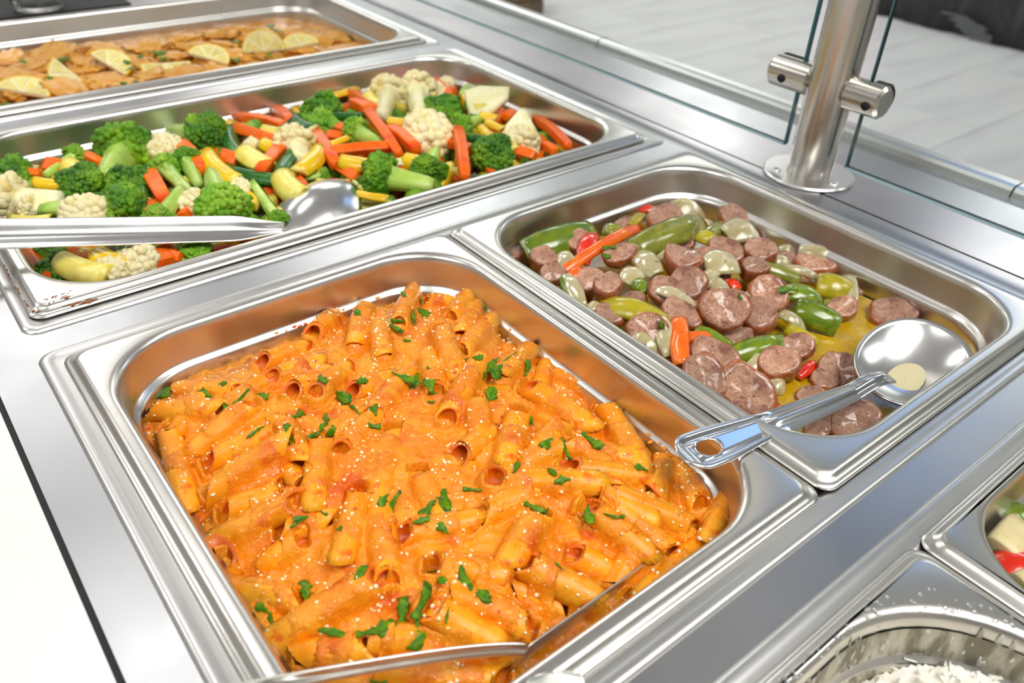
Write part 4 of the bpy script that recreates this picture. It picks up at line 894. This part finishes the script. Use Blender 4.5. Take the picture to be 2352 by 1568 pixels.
for k in range(150):
    x = rs.uniform(318, 498); y = -PITCH - rs.uniform(32, 292); A = frame(rs.normal(size=3) * [1, 1, .3]); z = -40 + rs.uniform(0, 7)
    L = rs.uniform(14, 26); w = rs.uniform(11, 17); v_, f_ = loft([superring(q * L, w / 2 * kk, w / 2 * kk, 5, 14) for q, kk in ((-.5, .85), (-.42, 1), (.42, 1), (.5, .85))])
    g.add(v_ @ A.T + [x, y, z], f_, (0, 0, 1, 2, 0, 3)[k % 6])
o = g.mk('roast_potato_mix', [M_POT, M_GPS, M_RDP, M_ONI]); tag(o, 'mix of potato and pepper chunks filling the pan at the right edge', 'potatoes', kind='stuff')
# grated cheese heap in the wet pan
cx, cy = 150, -PITCH - 165
def heap(X, Y):
    P2 = np.stack([X.ravel(), Y.ravel()], 1); r = np.hypot((X - 226) / 82, (Y + PITCH + 58) / 78)
    return -50 + 40 * np.clip(1 - r ** 2, -.2, 1) + (2.2 * vnoise(P2, 51, 9) + 1.2 * vnoise(P2, 52, 3)).reshape(X.shape)
flat_surface('grated_white_cheese', (24, 252, -PITCH - PD + 28, -PITCH - 14), 56, heap, M_RICE, 1.8, 'heap of grated white cheese in the wet pan at the bottom right', 'cheese')
rs = np.random.default_rng(9); g = G()
for k in range(700):
    x = 222 + rs.normal() * 30; y = -PITCH - 60 + rs.normal() * 34
    if not (30 < x < 248 and -PITCH - 290 < y < -PITCH - 18 and math.hypot(max(0, x - 200), max(0, y + PITCH + 66)) < 52): continue
    z = float(heap(np.array([[x]]), np.array([[y]]))[0, 0]); A = frame(rs.normal(size=3) * [1, 1, .5]); L = rs.uniform(2, 6)
    v_, f_ = loft([superring(q * L, .5, .5, 2, 6) for q in (-.5, .5)]); g.add(v_ @ A.T + [x, y, z + .4], f_)
o = g.mk('cheese_shreds', M_RICE); tag(o, 'loose white cheese shreds on the grated heap', 'cheese', kind='stuff')
# starchy film and droplets on the wall of that pan
fx, fy = (1 + 270.7) / 2, ((-PITCH - PD + 6) + (-PITCH + 4.5)) / 2; hx_, hy_ = (270.7 - 1) / 2, (PD - 1.5) / 2
o = sweep((fx - hx_, fx + hx_, fy - hy_, fy + hy_), [(11.7, -1.5, 65), (13.2, -16.5, 64), (14.2, -18.0, 64), (16.6, -19.2, 63), (17.6, -21, 62), (18.4, -25, 62), (21, -60, 60)], 'starch_film', M_WALLFILM, None, 16, None, False)
o.data.flip_normals(); tag(o, 'mottled grey starchy film coating the wall inside the cheese pan', 'residue', kind='stuff')
g = G(); rs = np.random.default_rng(12); gd = G()
def wall_pt(s, z):                          # point on the inner wall, s along the far-right arc
    ins = 10.9 + (0 - z) * 0.12; r = 64 - (0 - z) * 0.03
    x0, x1, y1 = ins, 270.7 - ins, -PITCH + 4.5 - ins
    La = r * math.pi / 2; total = (x1 - r - (x0 + 30)) + La + 120
    if s < x1 - r - 40: return np.array([40 + s, y1, z])
    s2 = s - (x1 - r - 40)
    if s2 < La: a = math.pi / 2 - s2 / r; return np.array([x1 - r + r * math.cos(a), y1 - r + r * math.sin(a), z])
    return np.array([x1, y1 - r - (s2 - La), z])
for k in range(420):
    s = rs.uniform(0, 330); z = rs.uniform(-46, -2); p = wall_pt(s, z); q = wall_pt(s + 1, z); tn = norm(q - p); nrm = np.array([tn[1], -tn[0], 0]); nrm = nrm if np.dot(nrm[:2], np.array([120, -PITCH - 150]) - p[:2]) > 0 else -nrm
    h = rs.uniform(2, 9); w = rs.uniform(.5, 1.6); B = np.stack([tn, nrm, Z3], 1); v_ = ICO[2][0] * [w, .35, h]
    g.add((v_ + vnoise(ICO[2][0] * 2 + k, 3, 1)[:, None] * [.5, 0, .5]) @ B.T + p + nrm * .1, ICO[2][1])
o = g.mk('starch_streaks', M_FILM); tag(o, 'whitish starchy streaks running down the wet wall of the cheese pan', 'residue', kind='stuff')
for k in range(420):
    if k < 180: p = wall_pt(rs.uniform(0, 330), rs.uniform(-40, 2))
    else:
        s = rs.uniform(0, 330); p = wall_pt(s, 4.5); p = p + norm(np.array([262.5, -PITCH + 3, 0]) - np.array([120, -PITCH - 150, 0])) * abs(rs.normal()) * 7
        if p[0] > 264 or p[1] > -PITCH - 1: continue
        p[2] = 6.6
    gd.add(ICO[2][0] * rs.uniform(.35, 1.1) * [1, 1, .6] + p, ICO[2][1])
o = gd.mk('water_droplets', M_DROP); tag(o, 'clear water droplets on the rim and wall of the cheese pan', 'droplets', kind='stuff')

# ------------------------------------------------------------------ spoons
def bowl_mesh(a, b, depth, n=2.0, th=1.1, sq=1.0):
    N = 56; K = 14; th_ = np.arange(N) / N * 2 * math.pi; c, s = np.cos(th_), np.sin(th_)
    ex = np.sign(c) * np.abs(c) ** (2 / n); ey = np.sign(s) * np.abs(s) ** (2 / n)
    def rings(off, rev=False):
        out = []
        for k in range(K + 1):
            r = max(k / K, .01); out.append(np.stack([(a + off) * r * ex, (b + off) * r * ey, np.full(N, -(depth) * (1 - r ** (2.2 * sq)) - off)], 1))
        return out[::-1] if rev else out
    top = rings(0); bot = rings(th, True)
    V, Fc = loft(top + bot, caps=False); return V, Fc
def handle_mesh(L, wf, prof, zf, th=1.3, n=70, m=26, hole=None):
    """strip along +X from 0 to L; wf(t) half width, prof(s,t) height, zf(t) lift of centre line"""
    T = np.linspace(0, 1, n + 1); Sx = np.linspace(-1, 1, m + 1); V = []
    for t_ in T:
        for s in Sx: V.append((t_ * L, wf(t_) * s, zf(t_) + prof(s, t_)))
    V = np.array(V); Fc = []; 
    hx, hy, ha, hb = hole if hole else (0, 0, 0, 0)
    def inh(p): return hole and ((p[0] - hx) / ha) ** 2 + ((p[1] - hy) / hb) ** 2 < 1
    for i in range(n):
        for j in range(m):
            q = (i * (m + 1) + j, (i + 1) * (m + 1) + j, (i + 1) * (m + 1) + j + 1, i * (m + 1) + j + 1)
            if hole and inh(V[list(q)].mean(0)): continue
            Fc.append(q)
    if hole:
        used = {}
        for f in Fc:
            for e in zip(f, f[1:] + f[:1]): used[tuple(sorted(e))] = used.get(tuple(sorted(e)), 0) + 1
        for e, c in used.items():
            if c == 1:
                for vi in e:
                    p = V[vi]; d = np.array([(p[0] - hx) / ha, (p[1] - hy) / hb]); l = np.linalg.norm(d)
                    if l < 1.5: V[vi, 0] = hx + d[0] / l * ha; V[vi, 1] = hy + d[1] / l * hb
    return V, Fc
def solid(o, th): md = o.modifiers.new('thickness', 'SOLIDIFY'); md.thickness = th / 1000; md.offset = 0; md2 = o.modifiers.new('smooth', 'SUBSURF'); md2.levels = 1; md2.render_levels = 1; return o
# serving spoon in the sausage pan
e = empty('serving_spoon', None); P0 = at(2098, 826, -4); e.matrix_world = Matrix.Translation(P0 / 1000)
tag(e, 'large steel serving spoon resting in the sausage pan with its handle over the pasta', 'spoon')
N0 = at(2034, 872, -6); E0 = at(1562, 1052, 14)
n_b = norm(0.86 * Z3 + 0.38 * norm(CAM - P0)); ax = P0 - N0; ax = norm(ax - np.dot(ax, n_b) * n_b); by = np.cross(n_b, ax)
V, Fc = bowl_mesh(36, 31, 11, 2.15)
mk('bowl', V, Fc, M_SPOON, None, True, mat4(np.stack([ax, by, n_b], 1), np.array([0, 0, 0.0])), e)
V, Fc = loft([np.array([(r * 15 * math.cos(a), r * 10 * math.sin(a), 0) for a in np.arange(24) / 24 * 2 * math.pi]) for r in (.02, .5, 1)], caps=False)
mk('broth_drops', V, Fc, M_MILK, None, True, mat4(np.stack([ax, by, n_b], 1), -8.6 * n_b - 9 * ax - 3 * by), e)
hx = N0 + ax * 4 - n_b * 0; hv = E0 - hx; L = np.linalg.norm(hv)
wf = lambda t_: 5.6 + 3.0 * sstep(.08, .55, t_) + 3.6 * sstep(.6, .9, t_) if t_ < .93 else (5.6 + 3.0 + 3.6) * math.sqrt(max(0.02, 1 - ((t_ - .93) / .07) ** 2)) 
def prof(s, t_):
    if t_ < .58: return 1.8 * math.cos(min(1, abs(s) / .55) * math.pi / 2) ** 2 * sstep(0, .06, t_) - 0.8 * abs(s) ** 4 + .9 * math.exp(-((abs(s) - .62) / .12) ** 2) * 0
    k = sstep(.58, .66, t_); a_ = 1.8 * math.cos(min(1, abs(s) / .55) * math.pi / 2) ** 2
    edge = min(1 - abs(s), (1 - t_) * 9); rim = 1.3 * math.exp(-((edge - .16) / .12) ** 2) - 1.0 * math.exp(-((edge - .42) / .1) ** 2)
    return (1 - k) * a_ + k * rim
V, Fc = handle_mesh(L, wf, prof, lambda t_: 3.0 * math.sin(min(1, t_ * 5) * math.pi) * (1 if t_ < .2 else 0) - 1.2 * math.sin(t_ * math.pi), hole=(L * .885, 0, L * .042, 5.2))
o = mk('handle', V, Fc, M_HANDLE, None, True, mat4(frame(hv, 0, norm(Z3 + .25 * norm(CAM - E0))), hx - P0), e); solid(o, 1.4)
# ladle lying face down on the vegetables
e = empty('serving_spoon', None); P0 = at(728, 494, -9); e.matrix_world = Matrix.Translation(P0 / 1000)
tag(e, 'steel serving spoon lying bowl down on the vegetables, handle running off left', 'spoon')
N0 = at(655, 524, 0); E0 = at(-260, 548, 30); hv = E0 - N0; L = np.linalg.norm(hv)
n_b = norm(Z3 * .8 + .45 * norm(CAM - P0)); ax = P0 - N0; ax = norm(ax - np.dot(ax, n_b) * n_b); by = np.cross(n_b, ax)
V, Fc = bowl_mesh(44, 30, 15, 1.85); V = V * [1, 1, -1]
mk('bowl', V, [f[::-1] for f in Fc], M_SPOON, None, True, mat4(np.stack([ax, by, n_b], 1), -n_b * 2), e)
def prof2(s, t_): return -2.4 * math.cos(min(1, abs(s) / .8) * math.pi / 2) ** 2 + 1.2 * abs(s) ** 3
V, Fc = handle_mesh(L, lambda t_: 4.5 + 6.0 * sstep(0, .16, t_) + 1.2 * t_, prof2, lambda t_: 2 * t_, n=40)
o = mk('handle', V, Fc, M_SPOON, None, True, mat4(frame(hv, .1, norm(.55 * Z3 + .8 * norm(CAM - N0))), N0 - P0), e); solid(o, 1.4)
# deep spoon standing on its side in the pasta
e = empty('serving_spoon', None); A = at(1492, 1284, -14); Bp = at(1212, 1482, 1); P0 = (A + Bp) / 2; e.matrix_world = Matrix.Translation(P0 / 1000)
tag(e, 'deep steel serving spoon sunk in the pasta at the near edge of the pan', 'spoon')
ax = norm(A - Bp); up_ = norm(Z3 - np.dot(Z3, ax) * ax); inn = np.cross(ax, up_); inn = inn if inn[1] > 0 else -inn
LL = np.linalg.norm(A - Bp)
rings = []; npt = 26
path = []                                   # rim path seen from above: straight near side, rounded tip, far side sunk
for k in range(npt + 1):
    t_ = k / npt
    if t_ < .62: path.append((Bp + ax * LL * t_ / .62, 0))
    else:
        q = (t_ - .62) / .38 * math.pi * .62; path.append((A + ax * 9 * math.sin(q) + inn * 14 * (1 - math.cos(q)) - up_ * 9 * (t_ - .62) / .38, q))
V = []
for p, q in path:
    outw = -inn * math.cos(q) + ax * math.sin(q)
    for j in range(8):
        d = j / 7; V.append(p - P0 - up_ * 30 * d - outw * (14 * d ** 2.2))
V = np.array(V); Fc = [(i * 8 + j, (i + 1) * 8 + j, (i + 1) * 8 + j + 1, i * 8 + j + 1) for i in range(npt) for j in range(7)]
o = mk('bowl', V, Fc, M_PAN, None, True, None, e); solid(o, 1.3)
pts = [at(1212, 1482, 1), at(1175, 1478, 3), at(1060, 1486, 7), at(900, 1510, 11), at(700, 1544, 13), at(540, 1574, 13), at(300, 1625, 13)]
V = []; m = 12
for i, p in enumerate(pts):
    tn = norm((pts[min(i + 1, len(pts) - 1)] - pts[max(i - 1, 0)])); wid = 11 + 2 * min(1, i / 2)
    dn = norm(-0.9 * Z3 - 0.25 * norm(R[1])); dn = norm((-Z3) * .95 - .2 * norm(np.cross(tn, Z3)) * (-1 if np.cross(tn, Z3)[1] > 0 else 1))
    nn = norm(np.cross(tn, dn)); nn = nn if np.dot(nn, CAM - p) > 0 else -nn
    for j in range(m + 1):
        s = j / m; V.append(p - P0 + dn * wid * s + nn * (2.2 * math.exp(-((s - .5) / .14) ** 2) - 0.6))
Fc = [(i * (m + 1) + j, (i + 1) * (m + 1) + j, (i + 1) * (m + 1) + j + 1, i * (m + 1) + j + 1) for i in range(len(pts) - 1) for j in range(m)]
o = mk('handle', np.array(V), Fc, M_PAN, None, True, None, e); solid(o, 1.3); o.modifiers['smooth'].render_levels = 2
# rounded handle tip entering at the bottom edge
e = empty('serving_spoon', None); T0 = at(1268, 1545, 9); e.matrix_world = Matrix.Translation(T0 / 1000)
tag(e, 'rounded steel spoon handle tip entering at the bottom edge of the frame', 'spoon')
hv = at(1330, 1760, 22) - T0; L = np.linalg.norm(hv)
V, Fc = handle_mesh(L, lambda t_: 11 * math.sqrt(max(.03, 1 - (1 - min(1, t_ / .13)) ** 2)), lambda s, t_: 1.2 * abs(s) ** 3, lambda t_: 0, n=40)
o = mk('handle', V, Fc, M_PAN, None, True, mat4(frame(hv, 0), np.zeros(3)), e); solid(o, 1.6)

# ------------------------------------------------------------------ stains
g = G(); rs = np.random.default_rng(3)
for (u, v) in [(955,620),(985,612),(1000,618),(920,640),(905,655),(842,665),(848,680),(773,695),(765,692),(680,735),(684,725),(650,735),(705,716),(712,716),(800,675),(806,680),(1098,655),(1104,665),(1155,705),(1163,712),(1180,765),(1170,760),(630,742),(618,750),(1555,1000),(1562,1012),(1575,1015),(1528,985),(1390,862),(1530,1000),(735,690),(940,632)]:
    p = at(u, v, -19)
    # lie on the step of the pan wall
    p = np.array([min(max(p[0], 20.5), 243.5), min(max(p[1], -300), -20.0), -17.6]); 
    g.add(ICO[2][0] * [rs.uniform(.4, 2.2), rs.uniform(.4, 1.6), .35] + p + [rs.normal() * 1.5, rs.normal() * .6, 0], ICO[2][1])
o = g.mk('sauce_splatters', M_SAUCE); tag(o, 'orange sauce splatters on the ledge inside the pasta pan', 'sauce', kind='stuff')
g = G()
for k in range(70):
    t_ = rs.random(); 
    if k < 42: p = at(75 + 150 * t_, 716 - 30 * t_ + rs.normal() * 2, 4.4); s = (rs.uniform(.6, 3), rs.uniform(.4, 1), .25)
    elif k < 58: p = at(100 + 70 * t_, 692 - 18 * t_ + rs.normal() * 4, 7.4); s = (rs.uniform(.5, 2.5), rs.uniform(.3, .7), .15)
    else: p = at(8 + 60 * t_, 610 + 100 * t_ + rs.normal() * 3, 4.2); s = (.6, rs.uniform(.6, 1.6), .25)
    g.add(ICO[2][0] * s + p, ICO[2][1])
o = g.mk('burnt_residue', M_BURN); tag(o, 'brown baked on residue at the near left corner of the vegetable pan', 'residue', kind='stuff')

# ------------------------------------------------------------------ labels of the food pieces
ORD = ['leftmost', 'second', 'third', 'fourth', 'fifth', 'sixth', 'seventh', 'eighth', 'ninth', 'tenth', 'eleventh', 'twelfth', 'thirteenth', 'fourteenth', 'fifteenth', 'sixteenth', 'seventeenth', 'eighteenth']
def num(k): return ORD[k] if k < len(ORD) else '%dth' % (k + 1)
PANW = {'pasta': 'pasta pan', 'veg': 'vegetable pan', 'saus': 'sausage pan', 'chk': 'chicken pan'}
for key, L in PIECES.items():
    L.sort(key=lambda e: e[1][1]); nb = 3
    n = len(L); rows = max(1, min(3, (n + 5) // 6))
    rowname = {1: [''], 2: ['far half', 'near half'], 3: ['far third', 'middle third', 'near third']}[rows]
    for rix in range(rows):
        seg = L[rix * n // rows:(rix + 1) * n // rows]
        by = {}
        for e in seg: by.setdefault(e[2], []).append(e)
        for ph, es in by.items():
            es.sort(key=lambda e: e[1][0])
            for k, e in enumerate(es):
                place = (', %s of %s' % (rowname[rix], PANW[e[3]])) if rowname[rix] else ', ' + PANW[e[3]]
                rank = '' if len(es) == 1 else (', leftmost such' if k == 0 else (', rightmost such' if k == len(es) - 1 else ', %s such from left' % num(k)))
                e[0]['label'] = ph + rank + place
